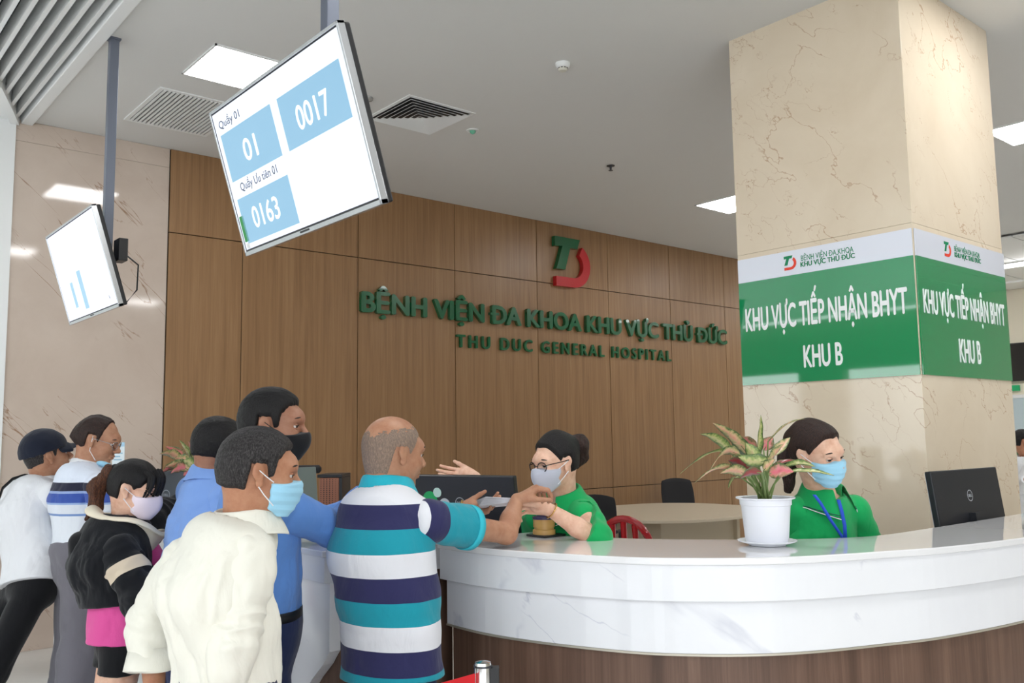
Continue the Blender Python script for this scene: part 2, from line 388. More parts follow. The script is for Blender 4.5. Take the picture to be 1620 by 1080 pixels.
for k in range(10):
    a = k*math.pi/5; M = Matrix.Translation((4.125, 4.285, H-.038)) @ Matrix.Rotation(a, 4, 'Z'); mb.box((.031, -.006, -.003), (.0355, .006, .003), 0, M)
mb.build('slot', M_black, t)
t = empty('ceiling_sensor', (4.465, 5.74, H), 'small round ceiling fitting with a green glint beside the diffuser', 'sensor')
MB().lathe([(.055, .0), (.053, -.006), (.03, -.008), (.028, .0)], (4.465, 5.74, H), 24).build('ring', M_white, t, True)
MB().lathe([(.024, -.002), (.024, -.02), (.012, -.03), (0, -.032)], (4.465, 5.74, H), 20).build('lens', mat('green_glass', (110, 190, 160), .1), t, True)
t = empty('ceiling_sensor', (3.388, 5.671, H), 'small round white ceiling fitting beside the big screen edge', 'sensor')
MB().lathe([(.06, .0), (.058, -.012), (.035, -.02), (0, -.02)], (3.388, 5.671, H), 24).build('cover', mat('sensor_grey', (170, 170, 168), .5), t, True)
t = empty('fire_sprinkler', (6.108, 5.715, H), 'small metal fire sprinkler hanging from the ceiling', 'sprinkler')
MB().lathe([(.04, .0), (.038, -.005), (.012, -.008), (.010, -.03), (.006, -.045), (0, -.046)], (6.108, 5.715, H), 18).build('body', M_dark, t, True)
MB().lathe([(.022, -.046), (.022, -.049), (0, -.05)], (6.108, 5.715, H), 14).build('deflector', M_dark, t, True)

# ---------------------------------------------------------------- hanging screens
M_screen = mat('lit_screen', (226, 234, 255), .04, spec=.8, emit=.85, base=(16, 17, 20))  # near-white glow also stands for skylight glare on the glass
M_tile = mat('screen_tile', (136, 184, 214), .04, spec=.8, emit=.72, base=(16, 17, 20))  # tiles paled, the washed-out glare is put into their colour
M_digit = mat('screen_digit', (240, 248, 255), .04, emit=.85, base=(16, 17, 20))
M_stext = mat('screen_label_text', (70, 80, 105), .04, emit=.5, base=(16, 17, 20))
def television(yc, xc, zc, label, big, poley, polex):
    t = empty('hanging_television', (xc, yc, zc), label, 'television', 'ceiling hung queue screens')
    tilt = math.radians(16.5); W_, H_ = 1.1, .625
    u = Vector((0, -1, 0)); n = Vector((-math.cos(tilt), 0, -math.sin(tilt))); v = u.cross(-n); v = -v if v.z < 0 else v
    c = Vector((xc, yc, zc)); M = Matrix(((u.x, v.x, n.x, c.x), (u.y, v.y, n.y, c.y), (u.z, v.z, n.z, c.z), (0, 0, 0, 1)))
    M = M if True else M
    mb = MB(); b = .012
    mb.box((-W_/2, -H_/2, -.03), (-W_/2+b, H_/2, .0), 0, M).box((W_/2-b, -H_/2, -.03), (W_/2, H_/2, 0), 0, M).box((-W_/2, H_/2-b, -.03), (W_/2, H_/2, 0), 0, M).box((-W_/2, -H_/2, -.03), (W_/2, -H_/2+.018, 0), 0, M)
    mb.build('bezel', M_silver, t, bevel=.002)
    MB().box((-W_/2+.008, -H_/2+.012, -.028), (W_/2-.008, H_/2-.008, -.006), 0, M).build('border', M_black, t)
    sc = MB().box((-W_/2+.018, -H_/2+.026, -.010), (W_/2-.018, H_/2-.018, -.004), 0, M).build('screen', M_screen, t)
    MB().box((-W_/2+.004, -H_/2+.004, -.055), (W_/2-.004, H_/2-.004, -.03), 0, M).box((-.38, -.26, -.085), (.38, .12, -.055), 0, M).build('back_cover', M_black, t, bevel=.006)
    def P3(x, y, z=-.0035): return M @ Vector((x, y, z))
    def tile(x0, y0, x1, y1, m=M_tile): MB().box((x0, y0, -.005), (x1, y1, -.0035), 0, M).build('tile', m, sc)
    def tx(s, x, y, wd, h, m, bold=.01): place_text(s, P3(x, y), u, v, wd, h, 0, m, sc, 'caption', bold, split=False)
    if big:
        tile(-.50, .0, -.03, .20); tile(-.50, -.265, -.03, -.075); tile(.03, .0, .50, .20)  # bottom right left bare, its white stands for glare
        tx('Quầy 01', -.49, .225, .20, .03, M_stext); tx('Quầy Ưu tiên 01', -.44, -.05, .34, .032, M_stext)
        tx('0163', -.40, -.215, .24, .085, M_digit, .02); tx('01', -.33, .05, .12, .085, M_digit, .02); tx('0017', .14, .05, .24, .085, M_digit, .02)
        tile(-.525, -.255, -.485, -.145, mat('sticker_green', (40, 150, 70), .4)); tile(-.52, -.285, -.49, -.262, mat('sticker_white', (235, 235, 235), .4))
    else:
        tile(-.10, -.25, -.02, .0); tile(-.30, -.22, -.24, -.05)
    MB().box((-.035, -.305, .0), (.035, -.298, .002), 0, M).build('brand_plate', M_black, t)
    pp = Vector((polex, poley, 0))
    p = empty('ceiling_pole', (polex, poley, H), 'grey square steel pole carrying the %s hanging screen' % ('large near' if big else 'small far'), 'pole')
    MB().box((polex-.027, poley-.027, zc-.12), (polex+.027, poley+.027, H)).build('tube', M_pole, p, bevel=.004)
    MB().box((polex-.035, poley-.035, H-.012), (polex+.035, poley+.035, H-.0)).build('flange', M_pole, p)
    MB().box((min(polex, xc)+.06 if 0 else xc+.045, poley-.06, zc-.02), (polex-.02, poley+.06, zc+.10)).box((xc+.02, poley-.16, zc+.07), (xc+.05, poley+.16, zc+.09)).build('bracket', M_black, p)
    return t
television(3.088, 1.493, 2.662, 'large near television on a ceiling pole showing queue numbers', True, 2.98, 1.62)
television(6.12, 1.545, 2.681, 'smaller looking far television on a ceiling pole by the marble wall', False, 5.79, 1.615)
t = empty('media_box', (1.64, 5.72, 2.76), 'small black device box with cables on the far screen pole', 'electronic box')
MB().box((1.645, 5.65, 2.68), (1.70, 5.76, 2.82)).build('case', M_black, t, bevel=.004)
MB().tube([(1.70, 5.68, 2.72), (1.76, 5.64, 2.66), (1.75, 5.62, 2.5), (1.70, 5.66, 2.42), (1.62, 5.7, 2.45), (1.6, 5.75, 2.55)], .005).build('cable', M_black, t, True)

# ---------------------------------------------------------------- reception counter
outer = [(2.060, 2.90), (2.062, 2.656), (2.12, 2.394), (2.245, 2.08), (2.379, 1.896), (2.545, 1.745), (2.735, 1.635), (2.95, 1.548), (3.214, 1.455), (3.664, 1.371), (4.2, 1.335), (5.4, 1.32)]
inner = [(2.60, 2.90), (2.58, 2.70), (2.63, 2.50), (2.70, 2.36), (2.82, 2.20), (2.95, 2.06), (3.09, 1.94), (3.25, 1.84), (3.42, 1.79), (3.75, 1.775), (4.2, 1.765), (5.4, 1.76)]
def catmull(pts, n=6):
    P_ = [np.array(p) for p in [pts[0]]+list(pts)+[pts[-1]]]; out = []
    for i in range(1, len(P_)-2):
        for k in range(n):
            t = k/n; out.append(tuple(.5*((2*P_[i])+(-P_[i-1]+P_[i+1])*t+(2*P_[i-1]-5*P_[i]+4*P_[i+1]-P_[i+2])*t*t+(-P_[i-1]+3*P_[i]-3*P_[i+1]+P_[i+2])*t**3)))
    return out+[tuple(P_[-1])]
def offset(pts, dd):
    out = []
    for i, p in enumerate(pts):
        a = np.array(pts[max(i-1, 0)]); b = np.array(pts[min(i+1, len(pts)-1)]); t = (b-a)/np.linalg.norm(b-a); n = np.array((-t[1], t[0]))
        out.append(tuple(np.array(p)+n*dd))
    return out
oc = catmull(outer); ic = catmull(inner)
def band(mb, a, b, z0, z1, mi=0):      # a outer curve, b inner curve, same length
    n = len(a); v = []
    for zz in (z0, z1):
        v += [(x, y, zz) for x, y in a]+[(x, y, zz) for x, y in b]
    f = []
    for i in range(n-1):
        f += [(i, i+1, n+i+1, n+i), (2*n+i, 3*n+i, 3*n+i+1, 2*n+i+1), (i, 2*n+i, 2*n+i+1, i+1), (n+i, n+i+1, 3*n+i+1, 3*n+i)]
    f += [(0, n, 3*n, 2*n), (n-1, 3*n-1, 4*n-1, 2*n-1)]
    mb.add(v, f, mi); return mb
ct = empty('reception_counter', (3.0, 1.6, 0), 'curved reception counter with white marble tiers over dark wood', 'counter')
M_top = mat('countertop_stone', (238, 238, 240), .05, spec=.7, coat=.5); 
band(MB(), oc, ic, 1.146, 1.17).build('countertop', M_top, ct, bevel=.004)
o1 = offset(oc, .012); o2 = offset(oc, .045); o3 = offset(oc, .075); o1b = offset(oc, .10)
band(MB(), o1, o1b, 1.028, 1.146).build('fascia', M_counter, ct, bevel=.002)
band(MB(), o2, offset(oc, .13), .855, 1.028).build('fascia', M_counter, ct, bevel=.002)
band(MB(), offset(oc, .042), offset(oc, .13), .848, .8549).build('edge_strip', M_alu, ct)
band(MB(), o3, offset(oc, .15), 0, .848).build('base_panel', M_walnut, ct)
band(MB(), offset(ic, -.03), [(x, y) for x, y in offset(ic, -.012)], .0, 1.146).build('back_panel', M_walnut, ct)
dk = empty('staff_desk', (4.1, 2.0, 0), 'low inner desk at the right end of the counter under the angled monitor', 'desk')
MB().box((3.62, 1.80, .93), (4.73, 2.2, .96)).build('desktop', M_white, dk)
for x_ in (3.64, 4.68): MB().box((x_, 2.14, 0), (x_+.03, 2.18, .9299)).build('leg', M_white, dk)
# straight left run of the counter
lc = empty('reception_counter', (1.9, 4.9, 0), 'plain white marble counter run on the left where the queue stands', 'counter')
MB().box((1.60, 2.97, 1.146), (2.30, 6.9, 1.17)).build('countertop', M_top, lc, bevel=.004)
MB().box((1.62, 2.99, 1.05), (2.26, 6.88, 1.146)).build('fascia', M_counter, lc, bevel=.002)
prof = [(6.86, 0), (6.86, 1.05), (3.01, 1.05), (3.01, .80), (3.06, .745), (3.14, .68), (3.30, .52), (3.60, .28), (4.05, .08), (4.5, 0)]
n = len(prof); MB().add([(1.655, y, z) for y, z in prof]+[(1.70, y, z) for y, z in prof], [tuple(range(n)), tuple(range(n, 2*n))[::-1]]+[(i, (i+1) % n, n+(i+1) % n, n+i) for i in range(n)]).build('front_panel', M_counter, lc)
MB().box((1.701, 3.02, 0), (2.22, 6.85, 1.05)).build('base_panel', M_walnut, lc)

# ---------------------------------------------------------------- furniture behind the counter
M_table = mat('beige_laminate', (206, 194, 172), .4)
t = empty('meeting_table', (7.6, 6.3, 0), 'oval beige meeting table behind the reception counter', 'table')
pts = [(6.5+2.6*0, 0)]
tp = []
for k in range(40):
    a = 2*math.pi*k/40; ca, sa = math.cos(a), math.sin(a)
    ex = 1.0*math.copysign(abs(ca)**.75, ca); ey = 1.0*math.copysign(abs(sa)**.75, sa); tp.append((7.62+1.12*ex, 6.42+.95*ey))
MB().prism(tp, .72, .75).build('tabletop', M_table, t, bevel=.004)
MB().box((6.95, 5.95, 0), (7.0, 6.95, .719)).build('leg', M_table, t); MB().box((8.2, 5.95, 0), (8.25, 6.95, .719)).build('leg', M_table, t)
MB().box((7.0, 6.0, .25), (8.2, 6.03, .7)).build('modesty_panel', M_table, t)
M_mesh = mat('black_mesh_fabric', (30, 30, 34), .8)
def office_chair(x, y, rot, label, mesh=True, h=1.0, grp=None):
    t = empty('office_chair', (x, y, 0), label, 'chair'); M = Matrix.Translation((x, y, 0)) @ Matrix.Rotation(rot, 4, 'Z')
    # seat faces +x locally
    MB().box((-.22, -.23, .44), (.24, .23, .50), 0, M).build('seat', M_mesh, t, bevel=.02)
    v = []; f = []; n = 8; m = 6; wv = .21 if mesh else .23
    for j in range(n+1):
        z = .56+(h-.56)*j/n; ww = wv*(.86+.2*math.sin(math.pi*min(1, j/n*.8+.1))) if mesh else wv*(1-.35*(j/n)**3)*(.85+.15*math.sin(math.pi*j/n))
        for i in range(m+1):
            yy = ww*(2*i/m-1); v.append(M @ Vector((-.21-.10*j/n-.03*math.cos(math.pi*(i/m-.5))+.02, yy, z-(0.03*(2*i/m-1)**2 if j == n else 0))))
    for j in range(n):
        for i in range(m): f.append((j*(m+1)+i, j*(m+1)+i+1, (j+1)*(m+1)+i+1, (j+1)*(m+1)+i))
    o = MB().add(v, f).build('backrest', M_mesh, t, True); s_ = o.modifiers.new('s', 'SOLIDIFY'); s_.thickness = .02 if mesh else .05; s_.offset = 0
    o.modifiers.new('b', 'BEVEL').width = .006
    if mesh:
        mb = MB()
        for q in range(5): mb.box((-.29-.012*q, -.12, .66+.05*q), (-.262-.012*q, .12, .675+.05*q), 0, M)
        mb.build('lumbar_slats', M_dark, o)
    else: MB().tube([M @ Vector((-.27, 0, .45)), M @ Vector((-.33, 0, .55)), M @ Vector((-.34, 0, .80))], .03, 8).build('back_support', M_black, t, True)
    MB().lathe([(.03, .08), (.03, .44)], M.translation, 12).build('post', M_black, t, True)
    mb = MB()
    for q in range(5):
        a = q*2*math.pi/5; mb.tube([M @ Vector((0, 0, .10)), M @ Vector((.28*math.cos(a), .28*math.sin(a), .06))], [.022, .014], 6)
        mb.lathe([(.0, .0), (.026, .006), (.03, .03), (.026, .054), (0, .06)], M @ Vector((.28*math.cos(a), .28*math.sin(a), 0)), 10)
    mb.build('base', M_black, t, True)
    for sy in (-1, 1): MB().tube([M @ Vector((-.10, sy*.23, .47)), M @ Vector((-.10, sy*.27, .60)), M @ Vector((-.10, sy*.27, .68)), M @ Vector((.14, sy*.27, .69))], .016, 8).build('armrest', M_black, t, True)
    return t
a = (7.561,6.515,0.800); office_chair(8.85, 7.15, math.radians(-115), 'black mesh back office chair on the far side of the oval table', True, 1.02)
office_chair(6.05, 6.05, math.radians(215), 'black mesh back office chair behind the red plastic chair', True, 1.0)
office_chair(6.15, 4.1, math.radians(70), 'black padded task chair in front of the oval table, left of the potted plant', False, 1.03)
M_rplast = mat('red_plastic', (165, 14, 26), .25, coat=.4)
t = empty('plastic_chair', (5.75, 5.15, 0), 'red plastic armchair with a curved slatted back behind the counter', 'chair')
M = Matrix.Translation((5.72, 5.18, 0)) @ Matrix.Rotation(math.radians(20), 4, 'Z')
MB().box((-.21, -.22, .40), (.22, .22, .43), 0, M).build('seat', M_rplast, t, bevel=.012)
for sx, sy in ((-1, -1), (-1, 1), (1, -1), (1, 1)): MB().tube([M @ Vector((sx*.18, sy*.19, .40)), M @ Vector((sx*.23, sy*.24, 0))], [.026, .018], 8).build('leg', M_rplast, t, True)
bp = [M @ Vector((-.20-.05*math.sin(math.pi*k/16), .24*math.cos(math.pi*k/16)*(1.0 if True else 1), .43+.46*math.sin(math.pi*k/16)**.6)) for k in range(17)]
mb = MB().tube(bp, .03, 8)
for q in (-.10, 0, .10): mb.tube([M @ Vector((-.20, q*.9, .43)), M @ Vector((-.23, q, .65)), M @ Vector((-.25, q, .87-abs(q)*.25))], [.028, .022, .028], 8)
mb.build('backrest', M_rplast, t, True)

# ---------------------------------------------------------------- monitors
M_mon = mat('monitor_black', (34, 36, 42), .38); M_monlogo = mat('monitor_logo', (200, 205, 212), .3)
def monitor(a, b, ztop, zbase, lean, label, brand=True, h=.325, m=None, extra=None):
    """a, b: left and right end of the back's top edge as seen from the camera side"""
    m = m or M_mon
    a = Vector(a); b = Vector(b); u = (b-a); u.z = 0; wdt = u.length; u.normalize(); n = Vector((u.y, -u.x, 0))
    if n.dot(Vector((0, 0, 0))-a) < 0: n = -n      # n: towards the public side
    th = math.radians(lean); up = Vector((0, 0, 1))*math.cos(th)+n*math.sin(th); nn = n*math.cos(th)-Vector((0, 0, 1))*math.sin(th)
    c = (a+b)/2; c.z = ztop; c = c-up*h/2
    M = Matrix(((u.x, up.x, nn.x, c.x), (u.y, up.y, nn.y, c.y), (u.z, up.z, nn.z, c.z), (0, 0, 0, 1)))
    t = empty('computer_monitor', (c.x, c.y, zbase), label, 'monitor')
    MB().box((-wdt/2, -h/2, -.03), (wdt/2, h/2, 0), 0, M).build('back_cover', m, t, bevel=.005)
    MB().box((-wdt/2+.008, -h/2+.014, -.033), (wdt/2-.008, h/2-.008, -.0301), 0, M).build('screen', mat('monitor_screen', (170, 185, 205), .1, emit=.3), t)
    s0 = M @ Vector((0, -h*.1, .03)); foot = Vector((s0.x, s0.y, zbase))-n*.03
    MB().box((-.04, -h*.5, .0005), (.04, -h*.12, .03), 0, M).tube([M @ Vector((0, -h*.3, .03)), foot+Vector((0, 0, .01))], .026, 10).build('stand', m, t)
    MB().lathe([(.0, 0), (.11, .0), (.11, .008), (.03, .014), (0, .014)], foot, 28).build('foot', m, t, True)
    if brand:
        mb = MB(); R = .026; z0 = .0; cy = h*.12
        ring = []
        for k in range(28):
            an = 2*math.pi*k/28; ring.append((R*math.cos(an), R*math.sin(an)))
        v = [M @ Vector((x*s_, cy+y*s_, z0+.001)) for s_ in (1, .9) for x, y in ring]
        mb.add(v, [(k, (k+1) % 28, 28+(k+1) % 28, 28+k) for k in range(28)])
        mb.build('logo_ring', M_monlogo, t)
        place_text('DELL', M @ Vector((-.017, cy-.006, z0+.001)), u, up, .034, .012, 0, M_monlogo, t, 'logo_lettering', .01, split=False)
    return t, M
dm, DM = monitor((2.334,3.532,1.386), (2.520,2.978,1.387), 1.402, .96, 9, 'black monitor seen from behind, between the bald man and the masked staff woman')
for (x, y, r, c, nm) in ((-.165, .02, .040, (24, 170, 96), 'round_sticker'), (-.085, -.0, .026, (60, 60, 66), 'round_sticker')):
    MB().lathe([(0, 0), (r, 0), (r, .0015), (0, .0015)], DM @ Vector((x, y+.03, 0.0002)), 28, 0, DM.to_3x3()).build(nm, mat(nm, c, .4), dm)
MB().lathe([(.0262, 0), (.029, 0), (.029, .002), (.0262, .002)], DM @ Vector((-.085, .03, 0.0002)), 28, 0, DM.to_3x3()).build('sticker_rim', M_monlogo, dm)
MB().lathe([(0, 0), (.022, 0), (.022, .002), (0, .002)], DM @ Vector((-.12, .085, .0015)), 24, 0, DM.to_3x3()).build('leaf_sticker', mat('pale_sticker', (196, 226, 218), .4), dm)
monitor((4.036,1.878,1.385), (4.686,1.856,1.384), 1.393, .96, -7, 'black monitor at the right end of the counter near the column')
monitor((1.616,4.915,1.408), (1.733,4.685,1.402), 1.42, 1.171, 0, 'grey monitor back on the left counter beside the leafy plant', True, .33, mat('monitor_grey', (92, 98, 102), .35))
monitor((1.909,3.939,1.424), (2.129,4.018,1.412), 1.44, 1.171, -5, 'slim grey-green monitor back beside the brown perforated box', False, .262, mat('monitor_greygreen', (104, 116, 114), .3))
t = empty('headrest_cushion', (0, 0, 0), 'black rounded chair headrest behind the grey-green monitor', 'headrest'); t.location = (2.678,5.138,1.387)
q = Vector((2.678,5.138,1.387)); MB().tube([q+Vector((-.10, .085, 0)), q+Vector((-.09, .076, 0)), q+Vector((.045, -.038, 0)), q+Vector((.055, -.046, 0))], [.012, .026, .026, .012], 12).build('pad', M_mesh, t, True)
MB().tube([q, (q.x, q.y, .5)], .015, 8).lathe([(0, 0), (.25, 0), (.25, .06), (0, .06)], (q.x, q.y, .45), 20).tube([(q.x, q.y, .5), (q.x, q.y, .0)], .03, 8).build('stem', M_black, t, True)
M_brown = mat('brown_perforated', (128, 78, 56), .5); tb = NT(M_brown)
vo = tb.n('ShaderNodeTexVoronoi'); vo.inputs['Randomness'].default_value = 0; vo.inputs['Scale'].default_value = 90; tb.l(tb.coords(), vo.inputs['Vector'])
tb.col(tb.ramp(vo.outputs['Distance'], [(.30, (62, 34, 24)), (.38, (134, 84, 62))]))
a = Vector((2.347,4.393,1.369)); b = Vector((2.427,4.324,1.378)); u = (b-a).normalized(); n = u.cross(Vector((0, 0, 1)))
t = empty('printer_box', (a.x, a.y, .96), 'brown perforated box with a dark frame beside the slim monitor', 'box')
def quadbox(a, b, z0, z1, dep, name, m, par):
    a = Vector(a); b = Vector(b); a.z = b.z = 0; u = (b-a).normalized(); n = Vector((-u.y, u.x, 0)); 
    n = n if n.dot(a) > 0 else -n
    p = [a, b, b+n*dep, a+n*dep]; return MB().prism([(q.x, q.y) for q in p], z0, z1).build(name, m, par, bevel=.003)
quadbox(a, b+u*.0, .961, 1.366, .22, 'perforated_face', M_brown, t)
quadbox(a-u*.012+n*0, b+u*.018, 1.367, 1.384, .24, 'frame', M_black, t)
quadbox(b+u*.001, b+u*.018, .961, 1.3665, .24, 'frame', M_black, t)
# staff desk behind the left run so that monitors stand on something
dk2 = empty('staff_desk', (2.55, 4.4, 0), 'low white inner desk behind the left counter run', 'desk')
MB().box((2.31, 3.0, .93), (2.62, 6.7, .96)).build('desktop', M_white, dk2)
for y_ in (3.1, 6.5): MB().box((2.33, y_, 0), (2.37, y_+.04, .9299)).build('leg', M_white, dk2)

# ---------------------------------------------------------------- small things on the counter
c0 = Vector((2.507,2.771,1.170)); c0 = Vector((2.42, 2.46, 1.171))
c0 = Vector((2.476,2.737,1.170)); c0.z = 1.171
t = empty('round_tin', c0, 'golden brown round tin on a black tray at the counter edge', 'tin')
MB().lathe([(.0, .008), (.046, .008), (.046, .026), (.040, .028), (.040, .036), (.044, .036), (.044, .068), (0, .068)], c0, 32).build('tin', mat('kraft_gold', (196, 156, 92), .4), t, True)
MB().lathe([(.044, .0681), (.046, .0681), (.046, .078), (.040, .080), (.034, .072), (0, .072)], c0, 32).build('lid', mat('printed_rim', (60, 54, 92), .4), t, True)
MB().box((c0.x-.05, c0.y-.055, c0.z), (c0.x+.07, c0.y+.055, c0.z+.008)).build('tray', M_black, t, bevel=.003)
def pot(c, s, label, group=None):
    c = Vector(c)
    sa = empty('pot_saucer', c, 'white scalloped saucer under ' + label, 'saucer')
    MB().lathe([(0, .0), (.062*s, .0), (.066*s, .004), (.098*s, .014), (.100*s, .018), (.094*s, .018), (.066*s, .008), (0, .008)], c, 72, 0, None, .018, 18).build('dish', mat('pot_white', (238, 240, 246), .3), sa, True)
    t = empty('potted_plant', c+Vector((0, 0, .009)), 'pink and green aglaonema in ' + label, 'plant')
    p = c+Vector((0, 0, .009))
    MB().lathe([(0, 0), (.070*s, .0), (.072*s, .012*s), (.074*s, .014*s), (.084*s, .128*s), (.088*s, .130*s), (.089*s, .148*s), (.101*s, .152*s), (.101*s, .156*s), (.084*s, .154*s), (.082*s, .135*s), (0, .135*s)], p, 48).build('pot', mat('pot_white', (236, 238, 246), .3), t, True)
    MB().lathe([(0, .1352*s), (.081*s, .1352*s), (.05*s, .142*s), (0, .146*s)], p, 24).build('soil', mat('potting_soil', (60, 48, 38), .95), t, True)
    return t, p+Vector((0, 0, .14*s))
def leaf_mat(name, c1, c2, c3):
    m = mat(name, c1, .35, coat=.15, sss=0); t = NT(m)
    at = t.n('ShaderNodeAttribute'); at.attribute_name = 'across'
    no = t.noise(t.coords(), 42, 5, .75, 1.2)
    f = t.math('ADD', t.math('MULTIPLY', at.outputs['Fac'], .38), t.math('MULTIPLY', no, .85))
    t.col(t.ramp(f, [(.28, c1), (.50, c2), (.62, c3), (.80, (70, 96, 48))])); return m
LM = {'p': leaf_mat('leaf_pink', (226, 150, 132), (222, 176, 146), (188, 176, 122)), 'g': leaf_mat('leaf_cream_green', (214, 190, 150), (196, 196, 136), (140, 160, 88)),
      'r': leaf_mat('leaf_red', (168, 50, 66), (150, 58, 62), (128, 76, 66)), 'h': leaf_mat('leaf_hot_pink', (224, 96, 120), (216, 120, 128), (196, 130, 110)), 'd': leaf_mat('leaf_dark', (110, 124, 104), (84, 104, 84), (70, 84, 66))}
def foliage(t, crown, leaves, seed=1):
    """leaves: (start, tip, width, kind, droop, roll)"""
    random.seed(seed)
    stems = MB()
    for i, (st, tip, wd, kind, droop, roll) in enumerate(leaves):
        st = Vector(st); tip = Vector(tip); n = 12; m = 6; v = []; ac = []
        d0 = tip-st; L = d0.length; side = d0.normalized().cross(Vector((0, 0, 1)))
        if side.length < .2: side = Vector((.76, -.65, 0))
        side.normalize(); nrm = side.cross(d0.normalized())
        if nrm.z < 0: nrm = -nrm
        R = Matrix.Rotation(roll, 3, d0.normalized()); side = R @ side; nrm2 = R @ nrm
        for j in range(n+1):
            q = j/n; c = st+d0*q+Vector((0, 0, 1))*droop*math.sin(math.pi*q)*L
            ww = wd*(math.sin(math.pi*q**.72)**.85)*.5+.0006
            for k in range(m+1):
                s_ = 2*k/m-1; v.append(c+side*ww*s_+nrm2*(abs(s_)*ww*.35+.10*ww*math.sin(q*16+k*1.1+i))); ac.append(abs(s_))
        f = [(j*(m+1)+k, j*(m+1)+k+1, (j+1)*(m+1)+k+1, (j+1)*(m+1)+k) for j in range(n) for k in range(m)]
        mb = MB().add(v, f); me = bpy.data.meshes.new('leaf'); me.from_pydata(mb.v, [], mb.f)
        at = me.attributes.new('across', 'FLOAT', 'POINT'); at.data.foreach_set('value', ac)
        o = link('leaf', me, LM[kind], t, True); sm = o.modifiers.new('s', 'SOLIDIFY'); sm.thickness = .0008
        a = crown+Vector((random.uniform(-.02, .02), random.uniform(-.02, .02), -.01)); mid = (a+st)/2+Vector((0, 0, .015))
        stems.tube([a, mid, st, st+d0*.25+Vector((0, 0, 1))*droop*L*.7], [.0045, .0035, .0028, .0015], 6)
    stems.build('stems', mat('leaf_stem', (120, 142, 84), .5), t, True)
pc = Vector((2.83, 1.925, 1.1712))
pl, crown = pot(pc, 1.04, 'a white pot in front of the right staff woman')
foliage(pl, crown, [
 ((2.750,1.926,1.490), (2.558,1.940,1.611), .045, 'p', .06, .5), ((2.793,1.933,1.460), (2.814,1.917,1.640), .050, 'g', .0, .9), ((2.821,1.897,1.543), (2.875,1.775,1.623), .020, 'p', .12, .3),
 ((2.686,1.953,1.496), (2.511,1.959,1.574), .040, 'g', .10, .5), ((2.643,1.921,1.515), (2.425,1.984,1.440), .028, 'g', .10, .4), ((2.622,1.875,1.498), (2.479,1.897,1.455), .050, 'p', .22, .7),
 ((2.672,1.866,1.449), (2.590,1.905,1.481), .055, 'r', .1, 1.0), ((2.632,1.875,1.437), (2.423,1.924,1.410), .034, 'p', .15, .6), ((2.652,1.786,1.481), (2.573,1.851,1.495), .052, 'g', -.1, 1.1),
 ((2.810,1.982,1.484), (2.745,1.998,1.564), .055, 'd', .1, .8), ((2.885,1.994,1.501), (2.814,2.020,1.558), .05, 'h', .1, .8), ((2.923,1.987,1.509), (2.963,1.972,1.561), .05, 'h', .0, .9),
 ((2.782,1.878,1.454), (2.839,1.844,1.534), .050, 'p', .05, -.8), ((2.742,1.847,1.443), (2.803,1.777,1.479), .028, 'r', .08, .5), ((2.682,1.807,1.432), (2.730,1.738,1.441), .055, 'h', .10, 1.2),
 ((2.596,1.773,1.441), (2.522,1.812,1.424), .040, 'r', .12, .9), ((2.828,1.842,1.431), (2.874,1.672,1.424), .030, 'g', .06, .4), ((2.864,1.875,1.442), (2.895,1.756,1.452), .036, 'g', .14, .6),
 ((2.646,1.864,1.428), (2.530,1.895,1.440), .05, 'p', .10, .8), ((2.616,1.781,1.448), (2.626,1.742,1.486), .045, 'p', .0, .9), ((2.715,1.940,1.415), (2.595,1.913,1.386), .03, 'g', .15, .5),
 ((2.713,1.867,1.474), (2.675,1.890,1.541), .05, 'g', .0, 1.0), ((2.880,1.921,1.492), (2.962,1.895,1.556), .04, 'p', .0, .8), ((2.863,1.945,1.422), (2.947,1.942,1.401), .05, 'd', .1, .6), ((2.844,1.987,1.422), (2.857,2.080,1.439), .05, 'd', .1, .6)])
pc2 = Vector((2.114,5.638,1.170)); pc2 = Vector((2.030,5.292,1.170)); pc2.z = 1.1712
pl2, crown2 = pot(pc2, 1.1, 'a white pot on the left counter behind the blue shirts')
foliage(pl2, crown2, [
 ((1.750,4.792,1.472), (1.621,4.765,1.509), .06, 'p', .12, .7), ((1.799,4.814,1.491), (1.752,4.842,1.579), .05, 'g', .0, .6), ((1.814,4.801,1.497), (1.796,4.832,1.572), .07, 'h', .0, 1.0),
 ((1.719,4.758,1.434), (1.610,4.723,1.399), .07, 'h', .15, .8), ((1.764,4.718,1.450), (1.683,4.715,1.488), .06, 'p', .1, 1.0), ((1.751,4.666,1.428), (1.667,4.668,1.450), .06, 'd', .1, .8),
 ((1.743,4.608,1.423), (1.705,4.644,1.398), .07, 'h', .1, 1.1), ((1.772,4.776,1.458), (1.662,4.791,1.547), .06, 'h', .08, .9), ((1.728,4.620,1.423), (1.597,4.596,1.447), .07, 'p', .12, .9), ((1.829,4.858,1.469), (1.807,4.932,1.545), .07, 'p', .0, 1.0), ((1.722,4.623,1.436), (1.618,4.583,1.415), .07, 'h', .1, 1.0), ((1.790,4.697,1.439), (1.815,4.664,1.525), .07, 'p', .0, 1.0), ((1.796,4.694,1.426), (1.844,4.648,1.465), .06, 'r', .05, 1.0), ((1.835,4.854,1.462), (1.864,4.882,1.551), .06, 'p', 0, .9), ((1.742,4.606,1.442), (1.682,4.586,1.476), .06, 'g', .1, .9)], 4)
